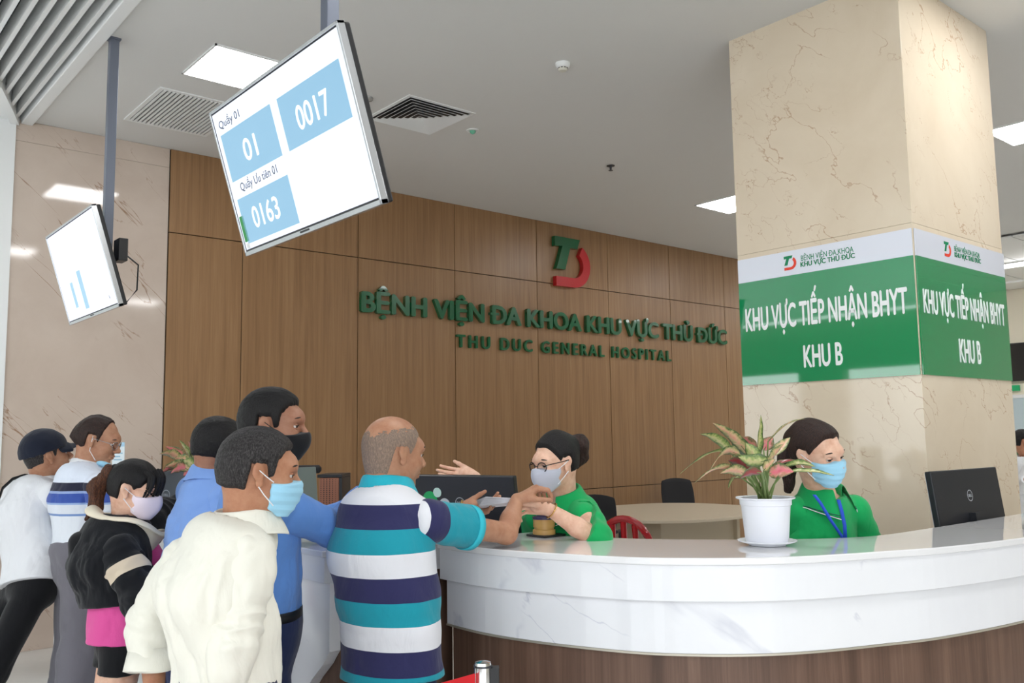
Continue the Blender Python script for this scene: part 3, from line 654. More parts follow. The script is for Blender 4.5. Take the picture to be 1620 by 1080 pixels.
# notice standing on the left counter
a = Vector((1.726,5.923,1.547)); b = Vector((1.777,5.879,1.550)); a.z = b.z = 0
t = empty('notice_stand', (a.x, a.y, 1.171), 'narrow pale blue and white acrylic notice standing on the left counter by the marble wall', 'sign')
a = a.lerp(b, 0); x_, y_ = a.x, a.y
mb = MB(); u = (b-a).normalized(); u = Vector((u.x, u.y, 0)); 
pa = Vector((2.0, 5.83, 0)) if 0 else a; 
def slab(p, u, w_, z0, z1, th, name, m, par):
    n = Vector((-u.y, u.x, 0)); q = [p, p+u*w_, p+u*w_+n*th, p+n*th]; return MB().prism([(k.x, k.y) for k in q], z0, z1).build(name, m, par)
slab(a, u, .075, 1.171, 1.572, .006, 'sheet', mat('notice_paper', (226, 238, 244), .2), t)
slab(a+Vector((u.y, -u.x, 0))*.001, u, .075, 1.545, 1.572, .001, 'header', mat('notice_blue', (168, 208, 232), .2), t)
for k, (z0, wd) in enumerate(((1.50, .055), (1.48, .04), (1.46, .05))): slab(a+u*.01+Vector((u.y, -u.x, 0))*.001, u, wd, z0, z0+.008, .001, 'text_line', mat('notice_print', (150, 190, 210), .4), t)
# queue barrier
bp = Vector((1.571, 1.997, 0))
t = empty('queue_post', bp, 'chrome queue barrier post with red belt in front of the counter', 'barrier post')
MB().lathe([(0, 0), (.16, 0), (.16, .012), (.05, .03), (.024, .035), (.024, .90), (0, .90)], bp, 32).build('post', M_chrome, t, True)
MB().lathe([(.0, .90), (.0245, .90), (.0245, .945), (.022, .958), (.0, .962)], bp, 32).build('cap', M_chrome, t, True)
MB().lathe([(.0248, .946), (.0256, .946), (.0256, .951), (.0248, .951)], bp, 32).build('cap_ring', M_dark, t, True)
RT_ = Vector((.763, -.647, 0))
MB().box((-.012, -.016, .86), (.012, .016, .945), 0, Matrix.Translation((bp.x+RT_.x*.032, bp.y+RT_.y*.032, 0)) @ Matrix.Rotation(-.703, 4, 'Z')).build('belt_clip', M_black, t)
M_belt = mat('red_belt', (214, 22, 34), .6)
def belt(a, b, z0, z1, name='belt', par=None):
    a = Vector((a[0], a[1], 0)); b = Vector((b[0], b[1], 0)); u = (b-a).normalized(); return slab(a, u, (b-a).length, z0, z1, .002, name, M_belt, par)
t2 = belt((bp.x-.026, bp.y+.004), (.35, 1.86), .883, .932, 'belt', t)
t = empty('queue_post', (.62, 5.35, 0), 'second chrome queue post out at the left with a short red belt end showing', 'barrier post')
q = Vector((1.051,6.198,0.836)); q.z = 0; t.location = q
MB().lathe([(0, 0), (.16, 0), (.16, .012), (.05, .03), (.024, .035), (.024, .93), (0, .94)], q, 24).build('post', M_chrome, t, True)
q2 = Vector((1.243,6.291,0.891)); belt((q.x, q.y), (q2.x+.2, q2.y+.25), .895, .925, 'belt', t)

# ---------------------------------------------------------------- people: smooth blended surfaces
def rc(a, b, ra, rb, k=.015): return ('rc', np.array(a, float), np.array(b, float), ra, rb, k)
def ell(c, r, k=.015, R=None): return ('ell', np.array(c, float), np.array(r, float), R, k)
def ring(c0, c1, w0, d0, w1, d1, side, k=.02): return ('ring', np.array(c0, float), np.array(c1, float), w0, d0, w1, d1, np.array(side, float), k)
def _ev(p, X):
    if p[0] == 'rc':
        _, a, b, ra, rb, k = p; ab = b-a; L2 = max(ab@ab, 1e-12); q = X-a
        t = np.clip((q@ab)/L2, 0, 1); return np.linalg.norm(q-t[..., None]*ab, axis=-1)-(ra+(rb-ra)*t)
    if p[0] == 'ell':
        _, c, r, R, k = p; q = X-c
        if R is not None: q = q@R
        k0 = np.linalg.norm(q/r, axis=-1); k1 = np.linalg.norm(q/(r*r), axis=-1)+1e-9; return k0*(k0-1)/k1
    _, a, b, w0, d0, w1, d1, side, k = p
    ax = b-a; L = np.linalg.norm(ax); ax = ax/L; s = side-ax*(side@ax); s /= np.linalg.norm(s); f = np.cross(ax, s)
    q = X-a; h = q@ax; t = np.clip(h/L, 0, 1); e = h-t*L
    W = w0+(w1-w0)*t; D = d0+(d1-d0)*t; m = np.minimum(W, D)
    x, y, z = (q@s)/W, (q@f)/D, e/m
    k0 = np.sqrt(x*x+y*y+z*z)+1e-9; k1 = np.sqrt((x/W)**2+(y/D)**2+(z/m)**2)+1e-9; return k0*(k0-1)/k1
def _bb(p):
    if p[0] == 'rc': r = max(p[3], p[4]); return np.minimum(p[1], p[2])-r, np.maximum(p[1], p[2])+r
    if p[0] == 'ell': r = max(p[2]); return p[1]-r, p[1]+r
    r = max(p[3:7]); return np.minimum(p[1], p[2])-r, np.maximum(p[1], p[2])+r
def sdf_mesh(prims, h, cuts=(), subs=(), lim=None, grow=0):
    """blend the shapes, carve `subs`, keep where every cut(X) < 0; returns verts, quads"""
    lo = np.min([_bb(p)[0] for p in prims], 0)-3*h-grow; hi = np.max([_bb(p)[1] for p in prims], 0)+3*h+grow
    if lim is not None: lo = np.maximum(lo, lim[0]); hi = np.minimum(hi, lim[1])
    n = np.ceil((hi-lo)/h).astype(int)+1; D = np.full(n, 1.0, np.float32)
    ax = [lo[i]+h*np.arange(n[i]) for i in range(3)]
    def block(p, mg):
        b0, b1 = _bb(p); i0 = np.clip(((b0-mg-lo)/h).astype(int), 0, n-1); i1 = np.clip(((b1+mg-lo)/h).astype(int)+2, 1, n)
        if np.any(i1 <= i0): return None, None
        sl = tuple(slice(a, b) for a, b in zip(i0, i1)); g = np.stack(np.meshgrid(*[ax[i][sl[i]] for i in range(3)], indexing='ij'), -1); return sl, g
    for p in prims:
        k = p[-1]; sl, g = block(p, k+2*h)
        if sl is None: continue
        d = _ev(p, g); a = D[sl]; q = np.maximum(k-np.abs(a-d), 0)/k; D[sl] = np.minimum(a, d)-q*q*k*.25
    for p in subs:
        k = p[-1]; sl, g = block(p, k+2*h)
        if sl is None: continue
        d = -_ev(p, g); a = D[sl]; q = np.maximum(k-np.abs(a-d), 0)/k; D[sl] = np.maximum(a, d)+q*q*k*.25
    D -= grow
    if cuts:
        idx = np.argwhere(D < 3*h); X = lo+idx*h
        v = D[tuple(idx.T)]
        for c in cuts: v = np.maximum(v, c(X))
        D[tuple(idx.T)] = v
    D[0] = D[-1] = 1; D[:, 0] = D[:, -1] = 1; D[:, :, 0] = D[:, :, -1] = 1
    s = D < 0
    cn = [(i, j, k) for i in (0, 1) for j in (0, 1) for k in (0, 1)]
    def sh(A, c): return A[c[0]:A.shape[0]-1+c[0], c[1]:A.shape[1]-1+c[1], c[2]:A.shape[2]-1+c[2]]
    cnt = sum(sh(s, c).astype(np.int8) for c in cn); act = (cnt > 0) & (cnt < 8)
    idx = np.argwhere(act); vid = np.full(act.shape, -1, np.int64); vid[tuple(idx.T)] = np.arange(len(idx))
    acc = np.zeros((len(idx), 3)); num = np.zeros(len(idx))
    for a in cn:
        for axis in range(3):
            if a[axis]: continue
            b = list(a); b[axis] = 1
            va = D[idx[:, 0]+a[0], idx[:, 1]+a[1], idx[:, 2]+a[2]]; vb = D[idx[:, 0]+b[0], idx[:, 1]+b[1], idx[:, 2]+b[2]]
            m = (va < 0) != (vb < 0); t = np.where(m, va/np.where(va-vb == 0, 1, va-vb), 0)
            pt = np.array(a, float)[None].repeat(len(idx), 0); pt[:, axis] = t
            acc[m] += pt[m]; num[m] += 1
    V = lo+(idx+acc/num[:, None])*h; F = []
    for axis in range(3):
        u, w_ = (axis+1) % 3, (axis+2) % 3
        s0 = [slice(None)]*3; s1 = [slice(None)]*3; s0[axis] = slice(0, -1); s1[axis] = slice(1, None)
        A = s[tuple(s0)]; B = s[tuple(s1)]
        for flip, M in ((False, A & ~B), (True, ~A & B)):
            e = np.argwhere(M); e = e[(e[:, u] > 0) & (e[:, w_] > 0) & (e[:, u] < n[u]-1) & (e[:, w_] < n[w_]-1)]
            if not len(e): continue
            q = []
            for du, dw in ((-1, -1), (0, -1), (0, 0), (-1, 0)):
                c = e.copy(); c[:, u] += du; c[:, w_] += dw; q.append(vid[c[:, 0], c[:, 1], c[:, 2]])
            q = np.stack(q, 1); q = q[:, ::-1] if flip else q; F.append(q[(q >= 0).all(1)])
    F = np.concatenate(F) if F else np.zeros((0, 4), int)
    return V, F
def relax(V, F, it=1, f=.5):
    for _ in range(it):
        S_ = np.zeros_like(V); c = np.zeros(len(V))
        for i in range(4):
            for j in ((i+1) % 4, (i-1) % 4): np.add.at(S_, F[:, i], V[F[:, j]]); np.add.at(c, F[:, i], 1)
        V = V+(S_/np.maximum(c, 1)[:, None]-V)*f
    return V
def normals(V, F):
    a = V[F[:, 2]]-V[F[:, 0]]; b = V[F[:, 3]]-V[F[:, 1]]; n = np.cross(a, b); N = np.zeros_like(V)
    for i in range(4): np.add.at(N, F[:, i], n)
    return N/(np.linalg.norm(N, axis=1)[:, None]+1e-12)
def vnoise(X, seed=0):
    X = X+seed*17.31; i = np.floor(X).astype(np.int64); f = X-i; f = f*f*(3-2*f)
    def hsh(a, b, c):
        h = (a*73856093) ^ (b*19349663) ^ (c*83492791) ^ (seed*2654435); h = (h ^ (h >> 13))*1274126177; return ((h ^ (h >> 16)) & 0xffff)/65535.0
    r = 0
    for dx in (0, 1):
        for dy in (0, 1):
            for dz in (0, 1):
                wt = (f[:, 0] if dx else 1-f[:, 0])*(f[:, 1] if dy else 1-f[:, 1])*(f[:, 2] if dz else 1-f[:, 2]); r = r+wt*hsh(i[:, 0]+dx, i[:, 1]+dy, i[:, 2]+dz)
    return r
def wrinkle(V, F, amp, freq=(7, 7, 4), seed=1, ridge=True, fade=None):
    N = normals(V, F); fr = np.array(freq, float)
    wv = np.stack([vnoise(V*4, seed+5), vnoise(V*4, seed+6), vnoise(V*4, seed+7)], 1)-.5
    a = vnoise(V*fr+wv*2.2, seed); b = vnoise(V*fr*2.3+wv*3, seed+1)
    d = (np.abs(2*a-1)-.5)*1.5+(np.abs(2*b-1)-.5)*.7 if ridge else (a-.5)*1.4+(b-.5)*.7
    if fade is not None: d = d*fade(V)
    return V+N*(amp*d)[:, None]
def mesh_obj(name, parts, mats, parent, attr=None):
    Vs = []; Fs = []; n = 0
    for V, F in parts: Vs.append(V); Fs.append(F+n); n += len(V)
    V = np.concatenate(Vs); F = np.concatenate(Fs); me = bpy.data.meshes.new(name)
    me.vertices.add(len(V)); me.vertices.foreach_set('co', V.astype(np.float32).ravel())
    me.loops.add(len(F)*4); me.loops.foreach_set('vertex_index', F.astype(np.int32).ravel())
    me.polygons.add(len(F)); me.polygons.foreach_set('loop_start', np.arange(0, len(F)*4, 4, dtype=np.int32)); me.polygons.foreach_set('loop_total', np.full(len(F), 4, np.int32))
    me.update(calc_edges=True); me.validate()
    if attr is not None:
        at = me.attributes.new('band', 'FLOAT', 'POINT'); at.data.foreach_set('value', attr(V).astype(np.float32))
    return link(name, me, mats, parent, True)
def frame(az, pitch=0, roll=0):
    """columns: forward, left, up; pitch > 0 looks down, roll > 0 tips to the person's right"""
    return np.array(Matrix.Rotation(az, 3, 'Z') @ Matrix.Rotation(pitch, 3, 'Y') @ Matrix.Rotation(roll, 3, 'X'))
def nz(v): v = np.array(v, float); return v/np.linalg.norm(v)
HEAD = [  # (kind, data...) in head space, metres: x forward, y left, z up; eyes at z=0
 ('e', (-.012, 0, .036), (.094, .074, .081)), ('e', (-.030, 0, .012), (.074, .068, .070)), ('e', (.034, 0, -.010), (.054, .060, .072)), ('e', (.032, 0, -.060), (.050, .050, .044)),
 ('e', (.066, 0, -.096), (.020, .022, .018)), ('e', (.060, .030, -.030), (.026, .024, .024)), ('e', (.060, -.030, -.030), (.026, .024, .024)),
 ('e', (.076, .024, .022), (.016, .024, .010)), ('e', (.076, -.024, .022), (.016, .024, .010)), ('e', (.082, 0, .030), (.014, .03, .024))]
def head_prims(o, R, s, neck, nr=.054, slim=1.0):
    T = lambda p: o+R@(np.array(p, float)*s); Q = []
    for _, c, r in HEAD: Q.append(ell(T(c), (r[0]*s, r[1]*s*slim, r[2]*s), .022*s, R))
    Q.append(rc(T((.088, 0, .010)), T((.110, 0, -.026)), .007*s, .0115*s, .010))
    Q += [ell(T((.100, y, -.032)), (.010*s, .009*s, .008*s), .006, R) for y in (.011, -.011)]
    Q += [ell(T((.086, 0, -.056)), (.014*s, .024*s, .007*s), .008, R), ell(T((.084, 0, -.068)), (.013*s, .021*s, .008*s), .006, R)]
    for y in (1, -1):
        a, b = T((-.012, y*.074*slim, .012)), T((-.002, y*.074*slim, -.036))
        Q += [ell(T((-.010, y*.079*slim, .006)), (.019*s, .0065*s, .026*s), .006, R@frame(y*-.35, -.2)), ell(T((-.004, y*.075*slim, -.024)), (.011*s, .006*s, .014*s), .006, R)]
    Q.append(rc(T((-.022, 0, -.045)), neck, nr*s, nr*1.08, .03)); Q.append(rc(T((-.045, 0, -.03)), neck+np.array([0, 0, .01]), .048*s, nr, .03))
    subs = [ell(T((.094, y*.031, .001)), (.017*s, .016*s, .0085*s), .008, R) for y in (1, -1)]
    subs += [ell(T((-.002, y*.089*slim, .002)), (.009*s, .009*s, .013*s), .006, R@frame(y*-.35)) for y in (1, -1)]
    subs.append(ell(T((.103, 0, -.062)), (.012*s, .020*s, .0016*s), .003, R))
    return Q, subs, T
def hand_prims(w, d, pn, ts, curls, s=1.0, thumb=(.6, .75, .3), spread=.06, tcurl=.4):
    """w wrist, d towards the fingers, pn the way the palm faces, ts the thumb side"""
    d = nz(d); pn = nz(pn-d*np.dot(pn, d)); ts = nz(ts-d*np.dot(ts, d)-pn*np.dot(ts, pn)); Q = []
    w = np.array(w, float)
    for i in range(4):
        kn = w+s*(d*(.090-.0045*abs(i-1))+ts*(.031-.0205*i)-pn*(.004*(1.5-abs(i-1.5))))
        Q.append(rc(w+s*(d*.012+ts*(.017-.011*i)), kn, .0155*s, .0112*s, .010))
        L = [(.044, .026, .021), (.048, .030, .022), (.044, .028, .021), (.034, .021, .019)][i]; r = [.0092, .0093, .0088, .0078][i]
        dd = nz(d+ts*spread*(1.5-i)); c = curls[i]; p = kn; ang = 0
        for q, (l, fr) in enumerate(zip(L, (.75, 1.05, .7))):
            ang += c*fr; v = dd*math.cos(ang)+pn*math.sin(ang); p2 = p+v*l*s; Q.append(rc(p, p2, r*(1-.09*q)*s, r*(.92-.10*q)*s, .0035)); p = p2
    Q.append(ell(w+s*(d*.045+ts*.012+pn*.010), (.030*s, .026*s, .018*s), .012, np.stack([d, ts, pn], 1)))
    p = w+s*(d*.022+ts*.020+pn*.006); v = nz(d*thumb[0]+ts*thumb[1]+pn*thumb[2])
    p2 = p+v*.044*s; Q.append(rc(p, p2, .0165*s, .012*s, .012)); v = nz(v+d*tcurl+pn*tcurl*.5); p3 = p2+v*.033*s; Q.append(rc(p2, p3, .0112*s, .0098*s, .004))
    v = nz(v+d*tcurl*.6); Q.append(rc(p3, p3+v*.025*s, .0098*s, .0078*s, .004)); return Q
M_eyew = mat('eye_white', (198, 188, 182), .2); M_iris = mat('iris_dark', (40, 26, 20), .1); M_brow = hairm('eyebrow', (34, 26, 24))
def person(loc, label, skinm, head, hy, hp, neck, hip, az, arms, hs=1.0, hr=0, sw=.19, b=1.0, shirt=None, trousers=None, hair=None, eyes=True, slim=1.0,
           feet=0.0, sleeve=None, tuck=False, hem=1.16, stripes=None, collar=None, wr=.006, seed=1, shdrop=.055, legs=True, bulge=.02, nh=.0035, fat=1.0, trw=1.0, extra_shirt=(), neckr=.054):
    t = empty('person', loc, label, 'person'); R = frame(math.radians(hy), math.radians(hp), math.radians(hr)); Rb = frame(math.radians(az))
    fw, lf, up = Rb[:, 0], Rb[:, 1], Rb[:, 2]; head = np.array(head, float); neck = np.array(neck, float); hip = np.array(hip, float)
    HQ, HS, T = head_prims(head, R, hs, neck, neckr, slim)
    sp = nz(neck-hip); L = np.linalg.norm(neck-hip)
    def sg_(q, back=0): return neck+(hip-neck)*q-fw*back
    shl = {1: neck-sp*shdrop+lf*sw, -1: neck-sp*shdrop-lf*sw}
    for a in arms:
        if 'sh' in a: shl[a['s']] = np.array(a['sh'], float)
    def torso(g, ext=1.0, top=True, bottom=None):
        w = lambda q: q*b+g
        Q = [ring(sg_(.06 if g < 0 else .09, .0), sg_(.16, bulge), w(.075), w(.068), w(sw*.80), w(.088), lf, .03),
             ring(sg_(.16, bulge), sg_(.40, bulge*1.2), w(sw*.84), w(.092), w(.160), w(.112*fat), lf, .03),
             ring(sg_(.40, bulge*1.2), sg_(.72, bulge*.4), w(.160), w(.112*fat), w(.146*fat), w(.106*fat), lf, .03),
             ring(sg_(.72, bulge*.4), sg_(1.0), w(.146*fat), w(.106*fat), w(.160), w(.116), lf, .03)]
        if bottom: Q.append(ring(sg_(1.0), sg_(bottom), w(.160), w(.116), w(.166), w(.120), lf, .02))
        for s_ in (1, -1): a0 = sg_(.045 if g < 0 else .095)+lf*s_*.03; b0 = shl[s_]-up*.005; e0 = a0+(b0-a0)*(.90 if g > 0 else 1); Q += [rc(a0, e0, (.048+g*.6), (.053*b+g*.6 if g > 0 else .05), .03)]
        return Q
    # --- skin: one mesh
    skinp = [sdf_mesh(HQ, nh*hs, subs=HS)]
    skinp[0] = (relax(*skinp[0], 1, .3), skinp[0][1])
    core = torso(-.008)
    if legs:
        kn = {}
        for s_ in (1, -1):
            hj = hip-up*.04+lf*s_*.085*b; ft = np.array([hip[0], hip[1], .09])+lf*s_*.10+fw*feet; 
            k_ = hj*.5+ft*.5+fw*.02; kn[s_] = (hj, k_, ft); core += [rc(hj, k_, .078, .056, .03), rc(k_, ft, .054, .040, .02), rc(ft-up*.04-fw*.03, ft-up*.055+fw*.12, .036, .03, .02)]
    skinp.append(sdf_mesh(core, .014))
    for a in arms:
        s_ = a['s']; A = [rc(shl[s_], a['el'], .046*b, .038, .02), rc(a['el'], np.array(a['el'])*.6+np.array(a['wr'])*.4, .039, .037, .02), rc(np.array(a['el'])*.6+np.array(a['wr'])*.4, a['wr'], .037, .0245, .015)]
        if a.get('hand'): hd = a['hand']; A += hand_prims(a['wr'], hd['d'], hd['pn'], hd['ts'], hd.get('c', (.3, .3, .35, .4)), a.get('hsz', .95), hd.get('th', (.6, .75, .3)), hd.get('sp', .06), hd.get('tc', .4))
        m_ = sdf_mesh(A, .0038 if not a.get('fine') else .003); skinp.append((relax(*m_, 1, .3), m_[1]))
    mesh_obj('body', skinp, skinm, t)
    # --- shirt
    gar = None
    if shirt:
        Q = torso(.010+shirt.get('loose', 0), bottom=hem if not tuck else 1.06)+list(extra_shirt)
        cuts = []
        zc = hip+sp*0-(hip-neck)*0
        hemp = sg_(hem if not tuck else trousers.get('top', .93)+.05); cuts.append(lambda X, c=hemp: -((X-c)@sp)*1.0)
        nk = neck-sp*.012; nd = nz(sp*1.0-fw*.25)
        cuts.append(lambda X, c=nk, n_=nd: np.minimum((X-c)@n_, .084-np.linalg.norm((X-c)-((X-c)@n_)[:, None]*n_, axis=1)))
        h_ = shirt.get('h', .0065); st = lambda X: stripes(X, None)
        fq = shirt.get('freq', (11, 11, 5))
        V, F = sdf_mesh(Q, h_, cuts); V = relax(V, F, 2, .4); fd = lambda X: np.clip((.145-np.linalg.norm(X-neck, axis=1))*-20+0, 0, 1)*np.clip(((X-hemp)@sp)/.05, .15, 1)
        V = wrinkle(V, F, wr, fq, seed, fade=fd); V = wrinkle(V, F, wr*.35, tuple(x*3 for x in fq), seed+40, fade=fd)
        if shirt.get('folds'):
            N = normals(V, F); xl = (V-hip)@lf; zl = np.clip((V-neck)@-sp/L, 0, 1.4); ph = xl*30+vnoise(V*np.array((3., 3., 2.)), seed+2)*4+zl*1.5
            V = V+N*(shirt['folds']*(np.abs(np.sin(ph))-.6)*(.25+zl)*fd(V)*.9)[:, None]; V = relax(V, F, 1, .3)
        gar = mesh_obj(shirt.get('name', 'shirt'), [(V, F)], shirt['m'], t, st if stripes else None)
        for a in arms:
            s_ = a['s']; el = np.array(a['el'], float); wr_ = np.array(a['wr'], float); sh = shl[s_]; ln = a.get('sleeve', sleeve); gg = shirt.get('loose', 0)*.6+.013
            s0 = sh+(neck-sp*.03-sh)*.30; Q = [rc(s0-up*.006, sh, .040*b+gg*.8, .050*b+gg*.8, .02)]
            if ln == 'long': m_ = sh+(el-sh)*.3; Q += [rc(sh, m_, .050*b+gg*.8, .052*b+gg, .02), rc(m_, el, .052*b+gg, .043+gg, .02), rc(el, wr_, .043+gg, .030+gg*.7, .02)]; p, dd = wr_-nz(wr_-el)*.005, nz(wr_-el)
            elif ln == 'three': p = el+(wr_-el)*a.get('tf', .45); dd = nz(wr_-el); m_ = sh+(el-sh)*.3; Q += [rc(sh, m_, .050*b+gg*.8, .054*b+gg, .02), rc(m_, el, .054*b+gg, .048+gg, .02), rc(el, p+dd*.05, .048+gg, .048+gg, .02)]
            else: dd = nz(el-sh); p = sh+(el-sh)*ln; Q += [rc(sh, p+dd*.06, .049*b+gg*.9, .050+gg*1.1, .02)]
            V, F = sdf_mesh(Q, h_, [lambda X: np.minimum((X-p)@dd, .17-np.linalg.norm(X-p, axis=1))]); V = relax(V, F, 2, .4); wa = a.get('wr_amp', wr*.8)
            L_ = [nz(el-sh), nz(wr_-el)]; tt = (V-sh)@L_[0]; near = np.exp(-((np.linalg.norm(V-el, axis=1)/.09)**2))+.35
            N = normals(V, F); ph = tt*95+vnoise(V*9, seed+s_+3)*11; V = V+N*(np.sin(ph)*.5*wa*near)[:, None]; V = wrinkle(V, F, wa*.9, (10, 10, 10), seed+s_+9); V = relax(V, F, 1, .3)
            if a.get('trim'):
                s1 = nz(np.cross(dd, up)); s2 = np.cross(dd, s1)
                for tm, o_, rr in ((trousers['tw'], -.004, .0016), (trousers['tn'], -.009, .0022)): MB().tube([tuple(p+dd*o_+(s1*math.cos(q)+s2*math.sin(q))*(a['trim'])) for q in [2*math.pi*k/28 for k in range(29)]], rr, 6).build('sleeve_trim', tm, t, True)
            mesh_obj('sleeve', [(V, F)], shirt['m'], t, (lambda X: stripes(X, (s_, sh, el))) if stripes else None)
    if collar:
        v = []; f = []; n = 40; gap = collar.get('gap', .5); hh = collar.get('h', .035); fl = collar.get('fold', .034); rx, ry = collar.get('r', (.066, .064)); rx += .004; ry += .004; cu = nz(collar.get('up', sp*.8+up*.4-fw*.0))
        cf = nz(fw-cu*(fw@cu)); cl = np.cross(cu, cf); c0_ = neck+cu*(collar.get('z', -.006)+.020)+cf*collar.get('x', .004)
        hh += .004
        prof = [(-.002, -.016), (-.004, hh*.6), (.0, hh), (.006, hh+.002), (.013, hh*.72), (.020, hh*.3), (.020+fl*.28, hh*.05-fl*.18), (.020+fl*.62, -fl*.42)]
        for i in range(n+1):
            a_ = gap+(2*math.pi-2*gap)*i/n; dip = .020*(1+math.cos(a_))*.5; sf = abs(math.sin(a_)); pt_ = .026*max(0, 1-min(i, n-i)/8)
            pr = prof[:5]+[(.018, hh*.35), (.021+fl*(.12+.16*sf), hh*.15-fl*(.45-.15*sf)), (.023+fl*(.25+.25*sf), hh*.1-fl*(.9-.35*sf)-pt_)]
            for j, (dr, dz) in enumerate(pr): v.append(c0_+(cf*math.cos(a_)*(rx+dr)+cl*math.sin(a_)*(ry+dr))+cu*(dz-dip))
        m = len(prof); f = [(i*m+j, i*m+j+1, (i+1)*m+j+1, (i+1)*m+j) for i in range(n) for j in range(m-1)]
        me = bpy.data.meshes.new('collar'); me.from_pydata([tuple(p) for p in v], [], f); o = link('collar', me, collar['m'], t, True)
        s2 = o.modifiers.new('s', 'SOLIDIFY'); s2.thickness = .003; s2.offset = 0; o.modifiers.new('d', 'SUBSURF').levels = 1; o.modifiers['d'].render_levels = 1
        if collar.get('trim'):
            for q, (tm, off) in enumerate(collar['trim']):
                MB().tube([Vector(v[i*m+m-1])*(1-off)+Vector(v[i*m+m-2])*off+Vector(cu*.002)+Vector((v[i*m+m-1]-c0_)*.02) for i in range(n+1)], .0016, 6).build('collar_trim', tm, o, True)
    if trousers:
        g = trousers.get('g', .018); tg = .012+(shirt.get('loose', 0) if shirt else 0) if tuck else g*.6
        ws, ds = (.149*b*fat+tg, .108*b*fat+tg) if tuck else (.150*b+tg, .108*b+tg)
        Q = [ring(sg_(.86), sg_(1.0), ws, ds, max(.160*b+g, ws), max(.116*b+g, ds), lf, .02), ring(sg_(1.0), hip-up*.08, .160*b+g, .116*b+g, .150*b+g, .115*b+g, lf, .03)]
        zb = trousers.get('z', .06)
        for s_ in (1, -1):
            hj, k_, ft = kn[s_]; Q += [rc(hj, k_, .082*trw+g, .062*trw+g, .03), rc(k_, ft, .060*trw+g, trousers.get('cuff', .055)+g, .03)]
        top = sg_(trousers.get('top', .93)); V, F = sdf_mesh(Q, .009, [lambda X: zb-X[:, 2], lambda X: (X-top)@sp]); V = relax(V, F, 2, .4); V = wrinkle(V, F, trousers.get('wr', .008), (6, 6, 5), seed+3)
        mesh_obj(trousers.get('name', 'trousers'), [(V, F)], trousers['m'], t)
        if trousers.get('belt'):
            c_ = sg_(trousers.get('top', .93)); v = []; n = 36
            for i in range(n):
                a_ = 2*math.pi*i/n
                for zz in (-.030, .002): v.append(tuple(c_+fw*math.cos(a_)*(ds+.001)+lf*math.sin(a_)*(ws+.001)+sp*(zz+.004)))
            MB().add(v, [(2*i, 2*((i+1) % n), 2*((i+1) % n)+1, 2*i+1) for i in range(n)]).build('belt', trousers['belt'], t, True).modifiers.new('s', 'SOLIDIFY').thickness = .006
    for s_ in (1, -1):
        if legs:
            hj, k_, ft = kn[s_]; o_ = sdf_mesh([rc(ft-fw*.04-up*.045, ft+fw*.14-up*.055, .046, .038, .03)], .01, [lambda X: .001-X[:, 2]]); mesh_obj('shoe', [o_], M_black, t)
    # --- face
    if eyes:
        for y in (1, -1):
            c_ = T((.0755, y*.031, .001)); MB().lathe([(0, -.0118), (.006, -.0103), (.0105, -.0055), (.0118, 0), (.0105, .0055), (.006, .0103), (0, .0118)], c_, 16, 0).build('eye', M_eyew, t, True)
            MB().lathe([(0, .0070), (.0088, .0080), (.0076, .0102), (0, .0125)], c_, 14, 0, Matrix(R) @ Matrix.Rotation(math.pi/2+.15, 3, 'Y')).build('iris', M_iris, t, True)
            lc_ = np.array(T((.0758, y*.031, .001)))
            for nm_, ct_ in (('upper_eyelid', lambda X: .0018*hs-((X-lc_)@R[:, 2])-.12*((X-lc_)@R[:, 0]-.01)*0), ('lower_eyelid', lambda X: ((X-lc_)@R[:, 2])+.0052*hs)):
                V, F = sdf_mesh([ell(lc_, (.0131, .0136, .0131), .002, R)], .0016, [ct_]); mesh_obj(nm_, [(relax(V, F, 1, .4), F)], skinm, t)
            lid = [tuple(T((.0768+.0125*math.cos(q*1.0), y*(.031+.0155*math.sin(q*1.0)), (.0040-.002*abs(q))))) for q in (-1, -.6, -.2, .2, .6, 1)]
            MB().tube(lid, .0015, 5).build('eyelashes', M_brow, t, True)
            MB().tube([tuple(T((.092-.010*abs(q)**1.5, y*(.030+.020*q), .026+.003*(1-q*q)))) for q in (-.9, -.4, .1, .6, 1.1)], [.001, .0034, .0036, .0028, .001], 6).build('eyebrow', M_brow, t, True)
    t_heads[t.name] = (HQ, HS); return t, T, R, hs, shl, skinm
t_heads = {}
